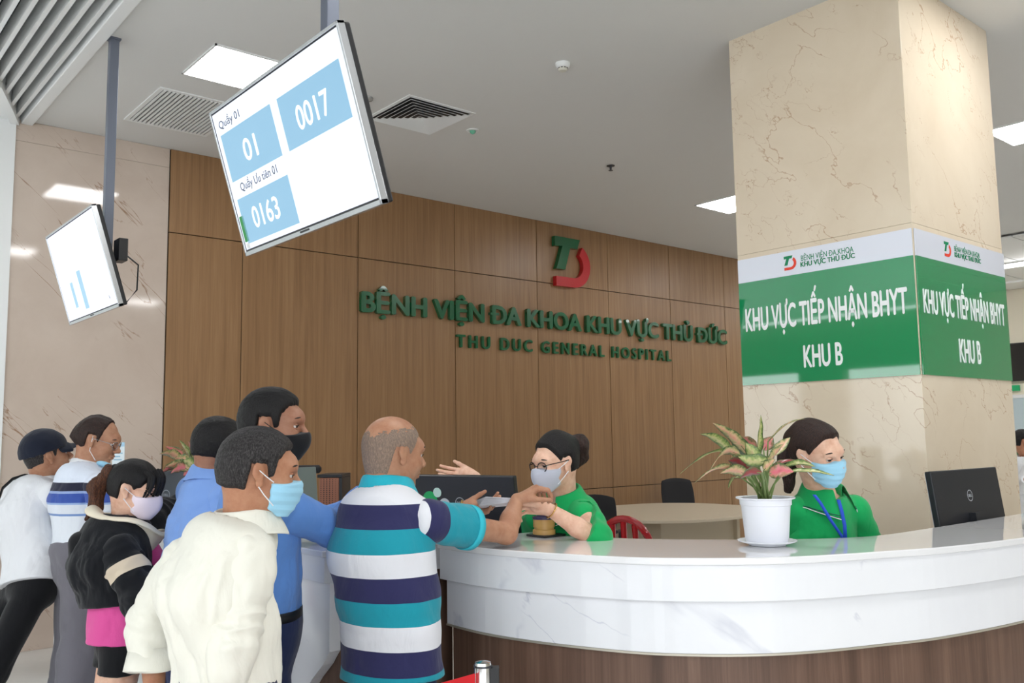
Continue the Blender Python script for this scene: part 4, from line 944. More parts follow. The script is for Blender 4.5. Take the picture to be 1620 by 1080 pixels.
def hair_part(t, T, R, hs, m, line, thick=.010, slim=1.0, extra=(), name='hair', amp=.004, freq=(30, 30, 30), seed=3, face_x=None, subs=(), top=0, cuts=(), h=.0032, lump=.0, taper=1.1, shell=None, ln_=.008):
    Ri = np.linalg.inv(R); o = T((0, 0, 0)); g = thick
    Q = [ell(T((-.012, 0, .036+top*.5)), ((.094*hs+g), (.074*hs*slim+g), (.081*hs+g+top*.5)), .02, R), ell(T((-.030, 0, .012)), (.074*hs+g, .068*hs*slim+g, .070*hs+g), .02, R), rc(T((-.045, 0, -.02)), T((-.052, 0, -.065)), .050*hs+g, .040*hs+g, .02)]
    for e in extra:
        if e[0] == 'rc': Q.append(rc(T(e[1]), T(e[2]), e[3]*hs, e[4]*hs, e[5] if len(e) > 5 else .02))
        else: Q.append(ell(T(e[1]), tuple(x*hs for x in e[2]), .02, R))
    Q0 = [ell(T((-.012, 0, .030)), (.098*hs, .079*hs*slim, .088*hs), .02, R)]
    lx = [p[0] for p in line]; lz = [p[1] for p in line]
    def cut(X):
        q = (X-o)@R/hs; hh_ = np.maximum(_ev(Q0[0], X), 0)*(taper if X.shape[0] else 1); return (np.interp(q[:, 0], lx, lz)+ln_*(vnoise(q*90, seed)-.5)-q[:, 2])*.6*hs+hh_
    if shell is not None: Q = list(t_heads[t.name][0]); subs = t_heads[t.name][1]
    V, F = sdf_mesh(Q, h, [cut]+[(lambda X, c=c: c((X-o)@R/hs)) for c in cuts], subs=subs, grow=shell or 0); V = relax(V, F, 1, .4)
    N = normals(V, F); q = (V-o)@R; d = vnoise(q*np.array(freq), seed)*.6+vnoise(q*np.array(freq)*2.4, seed+1)*.4+lump*vnoise(q*22, seed+4)
    V = V+N*((d-.5)*2*amp)[:, None]; return mesh_obj(name, [(V, F)], m, t)
def mask_part(t, T, R, hs, m, kind='surgical', ext=((.018, .118), (-.072, .072), (-.108, -.012)), slim=1.0, strap=None, top=-.010):
    Q = []
    g = .007
    for _, c, r in HEAD[2:7]: Q.append(ell(T(c), (r[0]*hs+g, r[1]*hs*slim+g, r[2]*hs+g), .03, R))
    Q.append(ell(T((.072, 0, -.045)), ((.046 if kind != 'cup' else .054)*hs, .040*hs, .050*hs), .03, R))
    Q.append(rc(T((.090, 0, .004)), T((.100, 0, -.030)), .012*hs, .016*hs, .02))
    o = T((0, 0, 0))
    def cut(X):
        q = (X-o)@R/hs; ay = np.abs(q[:, 1]); tp = top-ay*.22; bt = -.112+np.maximum(.055-q[:, 0], 0)*.75
        xb = .028 if kind == 'surgical' else .022+np.abs(q[:, 2]+.058)*.0+np.maximum(0, .020-np.abs(q[:, 2]+.055))*.9
        return np.maximum(np.maximum(q[:, 2]-tp, bt-q[:, 2]), xb-q[:, 0])*hs
    V, F = sdf_mesh(Q, .0028, [cut]); V = relax(V, F, 2, .4)
    if kind == 'surgical':
        q = (V-o)@R/hs; N = normals(V, F); zz = q[:, 2]; pl = np.abs(((zz+.02)*42) % 1-.5)*2; V = V+N*((pl-.5)*.0028)[:, None]
    o_ = mesh_obj('face_mask', [(V, F)], m, t)
    sm_ = M_maskw if strap is None else strap
    for y in (1, -1):
        x1 = .034; ya = (.058*slim+.004)
        MB().tube([tuple(T(p)) for p in ((x1, y*ya, -.020), (.012, y*(.074*slim), -.006), (-.010, y*(.083*slim), .010))], .0016, 6).build('ear_loop', sm_, o_, True)
        MB().tube([tuple(T(p)) for p in ((x1+.006, y*(ya-.006), -.082), (.012, y*(.070*slim), -.055), (-.006, y*(.081*slim), -.034))], .0016, 6).build('ear_loop', sm_, o_, True)
    return o_
M_maskw = mat('mask_strap_white', (236, 238, 242), .7)

# ---------------------------------------------------------------- the people
DX = np.array((.763, -.647, 0)); DY = np.array((.647, .763, 0)); UZ = np.array((0, 0, 1.0))
SK1 = skin('skin_tan', (182, 136, 108)); SK2 = skin('skin_light', (230, 190, 166)); SK3 = skin('skin_brown', (164, 118, 94)); SK4 = skin('skin_golden', (184, 134, 104))
H_black = hairm('black_hair', (16, 14, 15)); H_salt = hairm('greying_hair', (30, 27, 27), (82, 78, 78)); H_brown = hairm('brown_black_hair', (34, 22, 20), (70, 44, 34))
H_tips = hairm('brown_hair_ends', (60, 34, 22), (122, 74, 46)); H_stub = hairm('grey_stubble', (128, 110, 98), (170, 144, 124))
C_white = cloth('white_shirt_cloth', (226, 228, 232)); C_cream = cloth('cream_shirt_cloth', (236, 234, 222)); C_blue = cloth('light_blue_cloth', (124, 160, 222)); C_blue2 = cloth('blue_cloth', (94, 140, 210))
C_green = cloth('green_polo_cloth', (18, 164, 90), fold=.15); C_black = cloth('black_cloth', (14, 15, 19)); C_grey = cloth('grey_trouser_cloth', (112, 110, 118)); C_navy = cloth('navy_cloth', (24, 36, 74))
C_pink = cloth('pink_cloth', (222, 84, 156)); C_cream2 = cloth('cream_lining', (232, 222, 200)); C_coat = cloth('coat_cloth', (232, 236, 240))
M_maskb = cloth('mask_blue', (158, 210, 236), .8, fold=.1); M_maskg = cloth('mask_grey', (186, 190, 204), .8, fold=.05); M_maskk = cloth('mask_black', (20, 21, 25), .8, fold=.05); M_maskp = cloth('mask_pale_pink', (232, 218, 228), .8, fold=.05)
M_lens = mat('spectacle_lens', (235, 240, 245), .02); M_lens.node_tree.nodes['Principled BSDF'].inputs['Transmission Weight'].default_value = 1; M_lens.node_tree.nodes['Principled BSDF'].inputs['IOR'].default_value = 1.05
M_gold = mat('gold_metal', (214, 176, 110), .25, 1)
def banded(name, base, stops, mod=None):
    m = cloth(name, base); t = NT(m); a = t.n('ShaderNodeAttribute'); a.attribute_name = 'band'; f = a.outputs['Fac']
    if mod: f = t.math('DIVIDE', t.math('FLOORED_MODULO', f, mod), mod)
    t.col(t.ramp(f, stops, True)); return m
LINE = [(-.13, -.075), (-.040, -.066), (-.032, .026), (.012, .028), (.019, -.004), (.030, .0), (.038, .040), (.058, .066), (.12, .088)]
def specs(t, T, m, rim=.0016, shape='round', lens=True):
    fr = MB()
    for y in (1, -1):
        pts = [tuple(T((.104-.012*abs(y*.033+.024*math.cos(a)*y)/.06, y*(.033+.024*math.cos(a)), -.002+.020*math.sin(a)))) for a in [2*math.pi*k/24 for k in range(25)]]
        fr.tube(pts, rim, 6); fr.tube([tuple(T((.094, y*.058, .006))), tuple(T((.03, y*.078, .010))), tuple(T((-.012, y*.082, .012)))], rim, 6)
    fr.tube([tuple(T((.103, -.010, .002))), tuple(T((.108, 0, .005))), tuple(T((.103, .010, .002)))], rim, 6)
    o = fr.build('spectacles', m, t, True)
    if lens:
        for y in (1, -1):
            c_ = [tuple(T((.1035-.012*abs(y*.033+.023*math.cos(a)*y)/.06, y*(.033+.023*math.cos(a)), -.002+.019*math.sin(a)))) for a in [2*math.pi*k/24 for k in range(24)]]
            MB().add(c_, [tuple(range(24))]).build('lens', M_lens, o)
def strap_over(t, pts, w, m, name, n=DX):
    v = []; 
    for p in pts: p = np.array(p, float); v += [tuple(p-n*w/2), tuple(p+n*w/2)]
    o = MB().add(v, [(2*i, 2*i+1, 2*i+3, 2*i+2) for i in range(len(pts)-1)]).build(name, m, t, True); o.modifiers.new('s', 'SOLIDIFY').thickness = .002; return o

# 1 man in navy cap
p = person((.95, 5.1, 0), 'person in a navy cap, white shirt and black trousers leaning on the counter, farthest left', SK1, (1.165,5.086,1.505), 0, -14, (1.155,5.114,1.362), (1.101,4.980,0.949), 2,
    [dict(s=-1, el=(1.319,5.205,1.133), wr=(1.451,5.351,1.172), sleeve='long'), dict(s=1, el=(1.302,5.553,1.101), wr=(1.449,5.620,1.146), sleeve='long')], hs=1.0, sw=.17, shirt=dict(m=C_white, loose=.014, folds=.006), hem=1.17, bulge=.06,
    trousers=dict(m=C_black, g=.010, top=.92, cuff=.07), feet=-.42, collar=dict(m=C_white, r=(.066, .064)), seed=11)
t, T, R, hs, shl, _ = p
hair_part(t, T, R, hs, H_salt, LINE, .004, amp=.001)
M_cap = cloth('navy_cap_cloth', (22, 28, 44), fold=.2)
hair_part(t, T, R, hs, M_cap, [(-.2, .012), (-.03, .024), (.1, .040)], .019, name='cap', amp=.004, freq=(14, 14, 14), lump=.3, top=.012, taper=0)
V, F = sdf_mesh([ring(T((.06, 0, .046)), T((.150, 0, .030)), .072, .0042, .058, .0036, R[:, 1], .01), ring(T((.05, 0, .048)), T((.10, 0, .043)), .074, .006, .072, .005, R[:, 1], .02)], .003)
q = (V-T((0, 0, 0)))@R; V = V-R[:, 2][None]*(q[:, 1:2]**2*5.5); mesh_obj('cap_brim', [(V, F)], M_cap, t)
strap_over(t, [(0.931,5.027,1.271), (0.958,5.045,1.355), (1.003,5.053,1.399), (1.059,5.056,1.416), (1.113,5.091,1.407)], .022, C_black, 'bag_strap', UZ*.6-DY*.5)

# 2 man in white shirt with blue bands, grey trousers
BZ = (1.228,4.786,1.382)[2]
STR2 = banded('blue_banded_cloth', (224, 230, 240), [(0, (222, 230, 244)), (.3, (40, 42, 62)), (.4, (150, 170, 214)), (.43, (62, 88, 168)), (.545, (150, 176, 220)), (.57, (222, 228, 238)), (.68, (120, 150, 200)), (.71, (226, 232, 240))])
p = person((1.25, 4.75, 0), 'person with thinning brown hair, glasses, blue banded white shirt and grey trousers', SK1, (1.332,4.802,1.582), -36, 16, (1.294,4.854,1.440), (1.270,4.795,1.060), -6,
    [dict(s=-1, sh=(1.295,4.653,1.359), el=(1.307,4.587,1.193), wr=(1.413,4.646,1.261), sleeve=.85), dict(s=1, el=(1.408,4.988,1.205), wr=(1.528,5.013,1.236), sleeve=.8)], hs=1.0, sw=.16, shirt=dict(m=STR2, loose=.008), tuck=True, hem=1.0, bulge=.03,
    trousers=dict(m=C_grey, g=.03, top=.93, belt=M_black, cuff=.065, wr=.010), feet=-.06, collar=dict(m=C_white, r=(.064, .062)), seed=21,
    stripes=lambda X, a: .3+(BZ-X[:, 2]+.0)*2.6)
t, T, R, hs, shl, _ = p
hair_part(t, T, R, hs, H_brown, [(-.2, -.070), (-.055, -.075), (-.036, -.055), (-.030, .026), (.012, .028), (.020, .0), (.026, .02), (.032, .06), (.045, .135), (.12, .2)], .010, amp=.006, freq=(18, 40, 18), extra=[('rc', (-.075, 0, .0), (-.115, 0, -.045), .06, .035, .03)])
specs(t, T, M_silver, .0013)
V, F = sdf_mesh([ell(T((.055, 0, -.100)), (.034, .040, .020), .01, R)], .003); mesh_obj('face_mask', [(V, F)], M_maskb, t)
for y in (1, -1): MB().tube([tuple(T((.03, y*.045, -.092))), tuple(T((.0, y*.076, -.05))), tuple(T((-.004, y*.081, .022)))], .0018, 6).build('ear_loop', M_maskw, t, True)

# 3 girl in black hoodie
BND = banded('black_hoodie_cloth', (16, 18, 24), [(0, (13, 15, 21)), (.40, (214, 198, 176)), (.60, (13, 15, 21))])
def girl_band(X, a):
    if a is None or a[0] > 0: return np.zeros(len(X))
    d = a[2]-a[1]; return ((X-a[1])@d)/(d@d)+.10
p = person((1.15, 3.75, 0), 'person with brown ponytail and pale pink mask in a black hoodie with cream lining', SK2, (1.189,3.764,1.383), -41, 12, (1.175,3.823,1.230), (1.175,3.780,0.884), -10,
    [dict(s=-1, sh=(1.112,3.677,1.153), el=(1.160,3.530,0.965), wr=(1.251,3.524,1.028), sleeve='long'), dict(s=1, sh=(1.263,3.914,1.186), el=(1.361,3.980,1.248), wr=(1.486,4.025,1.301), sleeve='long', hand=dict(d=DX+DY*.3, pn=-UZ, ts=DY))], hs=.95, sw=.14, b=.92, slim=.98,
    shirt=dict(m=BND, loose=.032, name='hoodie'), hem=.86, bulge=.05, wr=.011, seed=31, shdrop=.06, fat=1.1, neckr=.046,
    trousers=dict(m=C_black, g=.012, top=.86, z=.69, name='shorts', wr=.003), feet=-.16, stripes=girl_band)
t, T, R, hs, shl, _ = p
nk = np.array((1.175,3.823,1.230)); hp_ = np.array((1.175,3.780,0.884)); fw_ = frame(math.radians(-10))[:, 0]; lf_ = frame(math.radians(-10))[:, 1]
V, F = sdf_mesh([ring(hp_+UZ*.10, hp_-UZ*.12, .168, .140, .178, .148, lf_, .02)], .008, [lambda X: .80-X[:, 2]]); V = wrinkle(relax(V, F, 2), F, .005, (9, 9, 5), 33); mesh_obj('pink_top', [(V, F)], C_pink, t)
V, F = sdf_mesh([rc(hp_+UZ*.17+fw_*.11, nk-UZ*.10+fw_*.085, .06, .05, .02)], .008, []); mesh_obj('pink_front', [(wrinkle(relax(V, F, 1), F, .004, seed=3), F)], C_pink, t)
# hood lying open over the shoulders: dark outside, cream inside
hv = []
def hood(r0, r1, z0, z1, k, gap):
    v = []
    n = 30
    for i in range(n+1):
        a_ = gap+(2*math.pi-2*gap)*i/n; bk = (1-math.cos(a_))*.5
        for j in range(7):
            q = j/6; r = r0+(r1-r0)*q+.012*math.sin(a_*5+q*3); zz = z0+(z1-z0)*math.sin(q*math.pi*.62)*1.0-.11*(1-bk)-.02*q*q
            v.append(nk+fw_*(.012+math.cos(a_)*(r+.02*bk)+.03*(1-bk))+lf_*math.sin(a_)*(r*1.02)+UZ*(zz+.012*math.sin(a_*4+q*2)))
    return v, [(i*7+j, i*7+j+1, (i+1)*7+j+1, (i+1)*7+j) for i in range(n) for j in range(6)]
v, f = hood(.058, .150, .0, .10, 0, .30); o = MB().add(v, f).build('hood_lining', C_cream2, t, True); o.modifiers.new('s', 'SOLIDIFY').thickness = .014; o.modifiers.new('u', 'SUBSURF').render_levels = 1
Q = [rc(nk-fw_*.11+lf_*.07-UZ*.02, nk-fw_*.15-UZ*.055, .036, .05, .03), rc(nk-fw_*.15-UZ*.055, nk-fw_*.10-lf_*.09-UZ*.03, .05, .036, .03), rc(nk-fw_*.10-lf_*.09-UZ*.03, nk+fw_*.04-lf_*.115-UZ*.07, .034, .022, .03), rc(nk-fw_*.10+lf_*.08-UZ*.03, nk+fw_*.05+lf_*.11-UZ*.07, .034, .022, .03), rc(nk-fw_*.16-UZ*.06, nk-fw_*.17-UZ*.11, .045, .03, .03)]
V, F = sdf_mesh(Q, .006); mesh_obj('hood', [(wrinkle(relax(V, F, 2), F, .008, (9, 9, 9), 5), F)], C_black, t)
hair_part(t, T, R, hs, H_black, [(-.2, -.072), (-.040, -.070), (-.030, .020), (.010, .024), (.022, .010), (.044, .018), (.066, .052), (.12, .060)], .011, amp=.0025, freq=(14, 45, 14), slim=.98)
V, F = sdf_mesh([rc(T((-.085, 0, .045)), T((-.125, 0, .050)), .020, .026, .02), rc(T((-.125, 0, .050)), T((-.165, .005, -.02)), .026, .036, .02), rc(T((-.165, .005, -.02)), T((-.150, .0, -.11)), .036, .030, .02), rc(T((-.150, .0, -.11)), T((-.175, .0, -.16)), .028, .008, .02)], .0035)
mesh_obj('ponytail', [(wrinkle(relax(V, F, 1), F, .006, (45, 45, 8), 8), F)], H_tips, t)
V, F = sdf_mesh([rc(T((-.100, 0, .026)), T((-.104, 0, .068)), .020, .020, .01)], .003); mesh_obj('hair_tie', [(V, F)], C_black, t)
for y, x0, k in ((-1, .050, 0), (-1, .062, 1), (-.5, .074, 2), (.5, .074, 3), (-.2, .080, 4), (.9, .055, 5)):
    yy = y*.050; pts_ = [(x0-.005, yy, .098-.010*abs(y)), (x0+.020, yy*1.06, .070), (x0+.026, yy*1.12, .035), (x0+.020, yy*1.16, .005-.006*k), (x0+.012, yy*1.18, -.030+.014*min(k, 3))]
    sm = catmull([(a, b) for a, b, c in pts_], 4); smz = catmull([(c, c) for a, b, c in pts_], 4)
    MB().tube([tuple(T((a, b, c[0]))) for (a, b), c in zip(sm, smz)], [max(.0015, .013*(1-(q/len(sm))**1.5)) for q in range(len(sm))], 10).build('fringe_strand', H_black, t, True)
mask_part(t, T, R, hs, M_maskp, 'cup', top=-.004)

# 4 man in light blue shirt, back to us
p = person((1.35, 3.4, 0), 'person with short black hair in a light blue long sleeved shirt leaning forward, back turned', SK3, (1.448,3.549,1.543), 8, 10, (1.415,3.569,1.415), (1.308,3.488,0.938), 4,
    [dict(s=-1, sh=(1.420,3.443,1.339), el=(1.435,3.350,1.152), wr=(1.580,3.396,1.174), sleeve='long'), dict(s=1, el=(1.534,3.829,1.181), wr=(1.703,3.856,1.194), sleeve='long')], hs=1.02, sw=.13, shirt=dict(m=C_blue, loose=.010, freq=(6, 6, 14), folds=.006), hem=1.15, bulge=-.01,
    trousers=dict(m=C_navy, top=.95), feet=-.1, collar=dict(m=C_blue, r=(.066, .064), h=.04), seed=41, wr=.007)
hair_part(p[0], p[1], p[2], p[3], H_black, LINE, .010, amp=.0018, freq=(22, 90, 90), lump=.8)

# 5 tall man with black mask
p = person((1.3, 2.95, 0), 'tallest person, black mask, blue shirt tucked into navy trousers with a black belt', SK3, (1.343,2.836,1.622), -40, 3, (1.318,2.880,1.459), (1.339,2.929,0.975), -12,
    [dict(s=-1, sh=(1.303,2.748,1.361), el=(1.562,2.807,1.261), wr=(1.738,2.905,1.373), sleeve='long', hand=dict(d=DX*.5+UZ*.7+DY*.4, pn=-DX*.6+DY*.2+UZ*.3, ts=-DX*.2+DY, c=(.5, .5, .5, .5))), dict(s=1, el=(1.715,3.207,1.241), wr=(1.877,3.219,1.304), sleeve='long')],
    hs=1.02, sw=.165, fat=1.1, shirt=dict(m=C_blue2, loose=.012, folds=.006), tuck=True, bulge=.01, trousers=dict(m=C_navy, g=.016, top=.93, belt=M_black), feet=0, seed=51, wr=.007, collar=dict(m=C_blue2, r=(.066, .064), h=.036))
t, T, R, hs, shl, _ = p
hair_part(t, T, R, hs, H_black, LINE, .012, amp=.0018, freq=(22, 90, 90), lump=.8)
mask_part(t, T, R, hs, M_maskk, 'cup', strap=M_black, top=-.016)

# 6 man in cream white shirt, nearest
p = person((1.05, 2.45, 0), 'nearest person, greying hair and pale blue surgical mask, cream white shirt with rolled cuffs', SK4, (1.116,2.442,1.480), -20, 6, (1.093,2.483,1.323), (1.053,2.494,0.921), -6,
    [dict(s=-1, sh=(1.064,2.372,1.257), el=(1.006,2.330,1.054), wr=(0.974,2.362,0.828), sleeve='long'), dict(s=1, sh=(1.024,2.741,1.220), el=(0.960,2.848,1.026), wr=(0.963,2.802,0.770), sleeve='three', hand=dict(d=-UZ, pn=DX, ts=DX*.3+DY))],
    hs=1.04, sw=.17, fat=1.12, shirt=dict(m=C_cream, loose=.016, freq=(13, 13, 3.5), folds=.013), hem=1.38, bulge=.06, wr=.012, trousers=dict(m=C_navy, top=.95), feet=0, seed=61, collar=dict(m=C_cream, r=(.070, .068), h=.045, fold=.04, x=.008, z=.0, up=np.array((-.25, .0, 1.0))))
t, T, R, hs, shl, _ = p
hair_part(t, T, R, hs, H_salt, LINE, .012, amp=.0018, freq=(22, 90, 90), lump=.8)
mask_part(t, T, R, hs, M_maskb, 'surgical', top=-.010)
e_ = np.array((0.960,2.848,1.026)); w_ = np.array((0.963,2.802,0.770)); c_ = e_+(w_-e_)*.40; dd = nz(w_-e_)
mb = MB(); n_ = 30; s1 = nz(np.cross(dd, DY)); s2 = np.cross(dd, s1); v = []
for i in range(n_):
    a_ = 2*math.pi*i/n_
    for q, r in ((-.035, .068), (.028, .074+.012*max(0, math.cos(a_-2.6))), (.034, .072), (.030, .066)): v.append(tuple(c_+dd*(q+.006*math.sin(a_*2))+(s1*math.cos(a_)+s2*math.sin(a_))*r))
mb.add(v, [(4*i+j, 4*((i+1) % n_)+j, 4*((i+1) % n_)+j+1, 4*i+j+1) for i in range(n_) for j in range(3)]).build('cuff', C_cream, t, True).modifiers.new('s', 'SOLIDIFY').thickness = .004

# 7 bald man in the striped polo
STR7 = banded('striped_polo_cloth', (230, 230, 235), [(0, (46, 46, 88)), (.3333, (28, 150, 168)), (.6667, (226, 227, 233))], 3)
SZ = (1.652,2.585,1.357)[2]
def polo(X, a):
    if a is None: s_ = (SZ-X[:, 2])/.0765; return np.maximum(s_, -.95)
    h_ = (X-a[1])@nz(a[2]-a[1]); return np.clip((h_+.042)/.080, -.95, 1.95)
p = person((1.7, 2.6, 0), 'bald person in a wide striped white, navy and teal polo leaning on the counter', SK1, (1.702,2.651,1.522), -4, 6, (1.681,2.663,1.377), (1.674,2.627,0.922), 8,
    [dict(s=-1, sh=(1.746,2.513,1.296), el=(2.133,2.565,1.222), wr=(2.209,2.590,1.338), sleeve=.50, fine=1, hand=dict(d=UZ*.42+DX*.75+DY*.25, pn=DX*.45-UZ*.9+DY*.1, ts=-DX*.2-DY, c=(.85, .95, 1.05, 1.1), th=(.85, .40, .6), tc=.3)),
     dict(s=1, sh=(1.690,2.854,1.279), el=(1.927,2.979,1.211), wr=(2.096,2.797,1.297), sleeve=.55, fine=1, hand=dict(d=DX+UZ*.0+DY*.05, pn=UZ*.75-DY*.6, ts=DY*.5+UZ*.75, c=(.45, .5, .55, .6), th=(.75, .65, .15), tc=.25))],
    hs=1.08, sw=.165, fat=1.12, shirt=dict(m=STR7, loose=.024, freq=(4, 4, 3)), hem=1.30, bulge=.03, wr=.007, trousers=dict(m=C_navy, top=.98), feet=0, seed=71, stripes=polo, neckr=.056,
    collar=dict(m=cloth('teal_collar', (40, 176, 196)), r=(.074, .072), h=.046, fold=.040, z=.004))
t, T, R, hs, shl, _ = p
hair_part(t, T, R, hs, H_stub, [(-.2, -.072), (-.045, -.070), (-.034, .016), (.012, .020), (.022, .0), (.032, .012), (.05, .05), (.12, .1)], .0012, amp=.0003, cuts=[lambda q: (q[:, 2]-(.078+np.clip(q[:, 0], -.10, .06)*.30+.03*(vnoise(q*25, 3)-.5)+.035*(vnoise(q*170, 4)-.5)))*.6, lambda q: (.010-np.maximum(np.abs(q[:, 1]), -q[:, 0]-.02))*1.0], h=.0028, shell=.0012, taper=0)
V, F = sdf_mesh([rc(T((.060, -.030, -.104)), T((.075, -.0, -.122)), .014, .016, .02), rc(T((.060, .030, -.104)), T((.075, .0, -.122)), .014, .016, .02)], .003); mesh_obj('beard', [(wrinkle(V, F, .003, (60, 60, 30)), F)], H_salt, t)
wv = np.array((2.102,2.792,1.299)); MB().tube([tuple(wv+(UZ*math.cos(a)+DY*math.sin(a))*.031) for a in [2*math.pi*k/20 for k in range(21)]], .005, 6).build('wristwatch', M_gold, t, True)
# sleeve edge bands of the polo
for k, e in ((-1, np.array((2.133,2.565,1.222))), (1, np.array((1.927,2.979,1.211)))):
    a = shl[k]; d = nz(e-a); L = np.linalg.norm(e-a); c_ = a+d*L*(.50 if k < 0 else .55); s1 = nz(np.cross(d, UZ)); s2 = np.cross(d, s1); v = []
    for i in range(28):
        a_ = 2*math.pi*i/28
        for q in (-.022, .006): v.append(tuple(c_+d*q+(s1*math.cos(a_)+s2*math.sin(a_))*.0795))
    MB().add(v, [(2*i, 2*((i+1) % 28), 2*((i+1) % 28)+1, 2*i+1) for i in range(28)]).build('sleeve_band', mat('teal_rib', (48, 186, 204), .8), t, True).modifiers.new('s', 'SOLIDIFY').thickness = .004
# papers in his left hand
pt = np.array((2.145,2.701,1.313)); q = empty('paper_stack', tuple(pt), 'fanned stack of folded white papers in the bald customer\'s hand', 'papers')
mb = MB()
for k in range(9):
    M = Matrix.Translation(tuple(pt+UZ*(.003*k)+DX*.03)) @ Matrix.Rotation(math.radians(-40+3.2*k), 4, 'Z') @ Matrix.Rotation(math.radians(-5+1.2*k), 4, 'Y') @ Matrix.Rotation(math.radians(-12), 4, 'X')
    mb.box((-.052, -.045, 0), (.055, .045, .0012), 0, M)
mb.build('paper', mat('paper_white', (232, 233, 240), .7), q)

# 8 staff woman with glasses
trimw = mat('trim_white', (236, 236, 240), .7); trimn = mat('trim_navy', (26, 30, 66), .7)
p = person((2.85, 2.75, 0), 'staff person with glasses, grey mask and bun in a green polo, reaching over the counter', SK2, (2.516,2.708,1.464), 176, 8, (2.611,2.756,1.295), (2.732,2.781,0.942), 172,
    [dict(s=1, sh=(2.593,2.620,1.247), el=(2.544,2.514,1.171), wr=(2.377,2.599,1.292), sleeve='three', tf=.20, trim=.062, fine=1, hand=dict(d=-DX*.95+UZ*.15, pn=-UZ*.5-DY*.6, ts=UZ*.6-DY*.7, c=(.5, .6, .7, .8), th=(.8, .4, .4))),
     dict(s=-1, sh=(2.640,2.953,1.216), el=(2.703,3.172,1.156), wr=(2.568,3.307,1.391), sleeve=.7, fine=1, hand=dict(d=-DX*.95+UZ*.10, pn=UZ*.5-DY*.7-DX*.1, ts=UZ*.9+DY*.3, c=(.12, .10, .14, .2), th=(.7, .5, .0), sp=.03))],
    hs=.96, sw=.145, b=.92, slim=.95, shirt=dict(m=C_green, loose=.012, name='polo_shirt'), hem=1.1, bulge=.02, wr=.006, trousers=dict(m=C_black, top=.95, tw=trimw, tn=trimn), feet=.1, seed=81, neckr=.044,
    collar=dict(m=C_green, r=(.068, .066), h=.034, fold=.065, gap=.60, z=.008, trim=((trimw, 0), (trimn, .25))))
t, T, R, hs, shl, _ = p
LW = [(-.2, -.070), (-.034, -.068), (-.028, .020), (.010, .026), (.020, .012), (.040, .040), (.060, .072), (.12, .098)]
hair_part(t, T, R, hs, H_black, LW, .012, amp=.002, freq=(10, 40, 10), ln_=.002, slim=.95, extra=[('rc', (-.02, 0, .078), (-.085, 0, .062), .056, .046, .03)])
V, F = sdf_mesh([rc(T((-.10, 0, .070)), T((-.145, 0, .055)), .034, .040, .03), rc(T((-.145, 0, .055)), T((-.155, 0, .0)), .040, .030, .03), rc(T((-.150, 0, .0)), T((-.118, 0, -.035)), .026, .014, .02)], .003); mesh_obj('hair_bun', [(wrinkle(relax(V, F, 1), F, .004, (40, 40, 14), 5), F)], H_brown, t)
mask_part(t, T, R, hs, M_maskg, 'cup', slim=.95, top=-.004); specs(t, T, mat('tortoise_frame', (34, 26, 28), .2), .0020)
for y in (1, -1): MB().lathe([(0, -.003), (.003, 0), (0, .003)], T((.002, y*.080, -.040)), 10).build('earring', M_bwhite, t, True)
wv = np.array((2.387,2.592,1.285)); ad = nz(np.array((2.544,2.514,1.171))-wv); s1 = nz(np.cross(ad, UZ)); s2 = np.cross(ad, s1)
MB().tube([tuple(wv+(s1*math.cos(a)+s2*math.sin(a))*.032) for a in [2*math.pi*k/20 for k in range(21)]], .0028, 6).build('bracelet', M_gold, t, True)

# 9 staff woman on the right
p = person((3.45, 2.1, 0), 'staff person in green polo with blue lanyard and light blue mask behind the potted plant', SK2, (3.207,1.934,1.491), -98, 13, (3.326,1.990,1.308), (3.405,2.031,0.913), -86,
    [dict(s=-1, sh=(3.245,2.040,1.250), el=(3.263,2.080,1.049), wr=(3.313,2.016,1.013), sleeve=.95), dict(s=1, sh=(3.480,1.947,1.250), el=(3.605,1.949,1.041), wr=(3.455,1.976,1.002), sleeve=.95)],
    hs=1.04, hr=9, sw=.145, b=.95, slim=.98, shirt=dict(m=C_green, loose=.014, name='polo_shirt'), hem=1.1, bulge=.02, wr=.006, trousers=dict(m=C_black, top=.95), feet=.05, seed=91, neckr=.046,
    collar=dict(m=C_green, r=(.068, .070), h=.032, fold=.070, gap=.60, z=.010, trim=((trimw, 0), (trimn, .25))))
t, T, R, hs, shl, _ = p
hair_part(t, T, R, hs, H_brown, LW, .012, amp=.0025, freq=(10, 40, 10), ln_=.002, slim=.98, extra=[('rc', (-.05, 0, .06), (-.10, 0, .03), .06, .05, .03)])
V, F = sdf_mesh([rc(T((-.095, 0, .01)), T((-.130, -.01, -.05)), .032, .040, .03), rc(T((-.130, -.01, -.05)), T((-.115, -.02, -.17)), .040, .020, .03)], .0035); mesh_obj('ponytail', [(wrinkle(relax(V, F, 1), F, .005, (45, 45, 8), 5), F)], H_brown, t)
mask_part(t, T, R, hs, M_maskb, 'surgical', slim=.98, top=-.002)
M_lany = mat('lanyard_blue', (36, 84, 208), .6)
strap_over(t, [(3.116,1.901,1.337), (3.154,1.899,1.304), (3.225,1.902,1.234), (3.281,1.890,1.168), (3.293,1.886,1.118)], .014, M_lany, 'lanyard', DX)
strap_over(t, [(3.262,1.886,1.311), (3.273,1.882,1.271), (3.286,1.879,1.212), (3.295,1.884,1.118)], .014, M_lany, 'lanyard', DX)

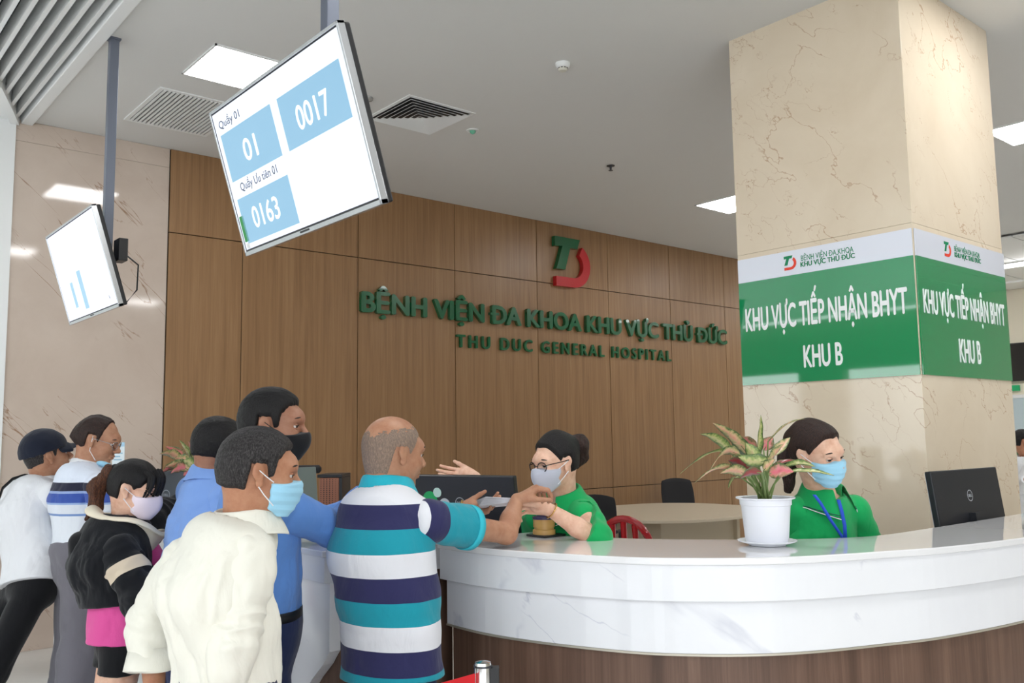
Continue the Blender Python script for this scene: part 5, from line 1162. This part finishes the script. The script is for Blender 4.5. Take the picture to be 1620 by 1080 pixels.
# 10 far person in a white coat
p = person((7.9, 3.0, 0), 'far person in a white coat cut by the right edge of the picture', SK4, (9.783,3.591,1.445), -60, 5, (9.821,3.579,1.299), (9.883,3.606,0.729), -50,
    [dict(s=-1, el=(9.681,3.607,1.003), wr=(9.497,3.488,1.088), sleeve='long', hand=dict(d=DX, pn=-UZ, ts=DY)), dict(s=1, el=(10.066,3.547,0.987), wr=(9.683,3.464,1.069), sleeve='long')], hs=1.0, sw=.17, shirt=dict(m=C_coat, loose=.02, name='coat'), hem=1.3, bulge=.02, trousers=dict(m=C_navy, top=.95), seed=101, nh=.006)
hair_part(p[0], p[1], p[2], p[3], H_black, LINE, .014, h=.006)

# things beyond the column, seen at the right edge
t = empty('wall_television', (17.1, 6.6, 2.6), 'switched off black television on the far cream wall right of the column', 'television')
a = np.array((17.100,6.396,3.105)); b = np.array((17.100,6.442,2.427)); MB().box((17.12, a[1]-.45, b[2]), (17.19, a[1]+.5, a[2])).build('case', M_black, t); MB().box((17.11, a[1]-.43, b[2]+.02), (17.12, a[1]+.48, a[2]-.02)).build('screen', mat('dead_screen', (20, 20, 24), .1), t)
a = np.array((17.100,6.405,2.357)); b = np.array((17.100,6.412,2.256)); t = empty('exit_sign', tuple(a), 'tiny green emergency sign under the far television', 'sign')
MB().box((17.14, a[1]-.1, b[2]), (17.19, a[1]+.1, a[2])).build('sign_plate', mat('sign_green', (10, 130, 80), .4, emit=.3), t)
t = empty('partition_screen', (14, 4.6, 0), 'pale blue-white partition behind the far person', 'partition')
a = (14.000,5.350,2.054); MB().box((14.0, a[1]-3, 0), (14.06, a[1]+.6, a[2]-.03)).build('panel', mat('partition_blue', (196, 214, 220), .5), t); MB().box((13.98, a[1]-3, a[2]-.03), (14.08, a[1]+.6, a[2]+.02)).build('top_rail', M_white, t)
a = np.array((10.568,3.982,1.429)); t = empty('indoor_plant', (a[0], a[1], 0), 'sliver of a leafy green plant beside the far person', 'plant')
mb = MB(); random.seed(9)
for k in range(16):
    an = random.uniform(0, 6.28); L = random.uniform(.10, .2); b0 = Vector((a[0], a[1], a[2]-.15+random.uniform(-.1, .12))); d = Vector((math.cos(an), math.sin(an), random.uniform(.1, .6))); s_ = d.cross(Vector((0, 0, 1))).normalized()*.03
    mb.add([b0, b0+d*L*.5+s_, b0+d*L, b0+d*L*.5-s_], [(0, 1, 2, 3)])
mb.build('foliage', mat('plant_green', (50, 110, 60), .5), t); MB().lathe([(0, 0), (.13, 0), (.16, .45), (0, .45)], (a[0], a[1], 0), 20).build('pot', M_white, t, True); MB().tube([(a[0], a[1], .4), (a[0], a[1], a[2])], .012).build('stem', mat('stem_green', (70, 100, 60), .6), t)
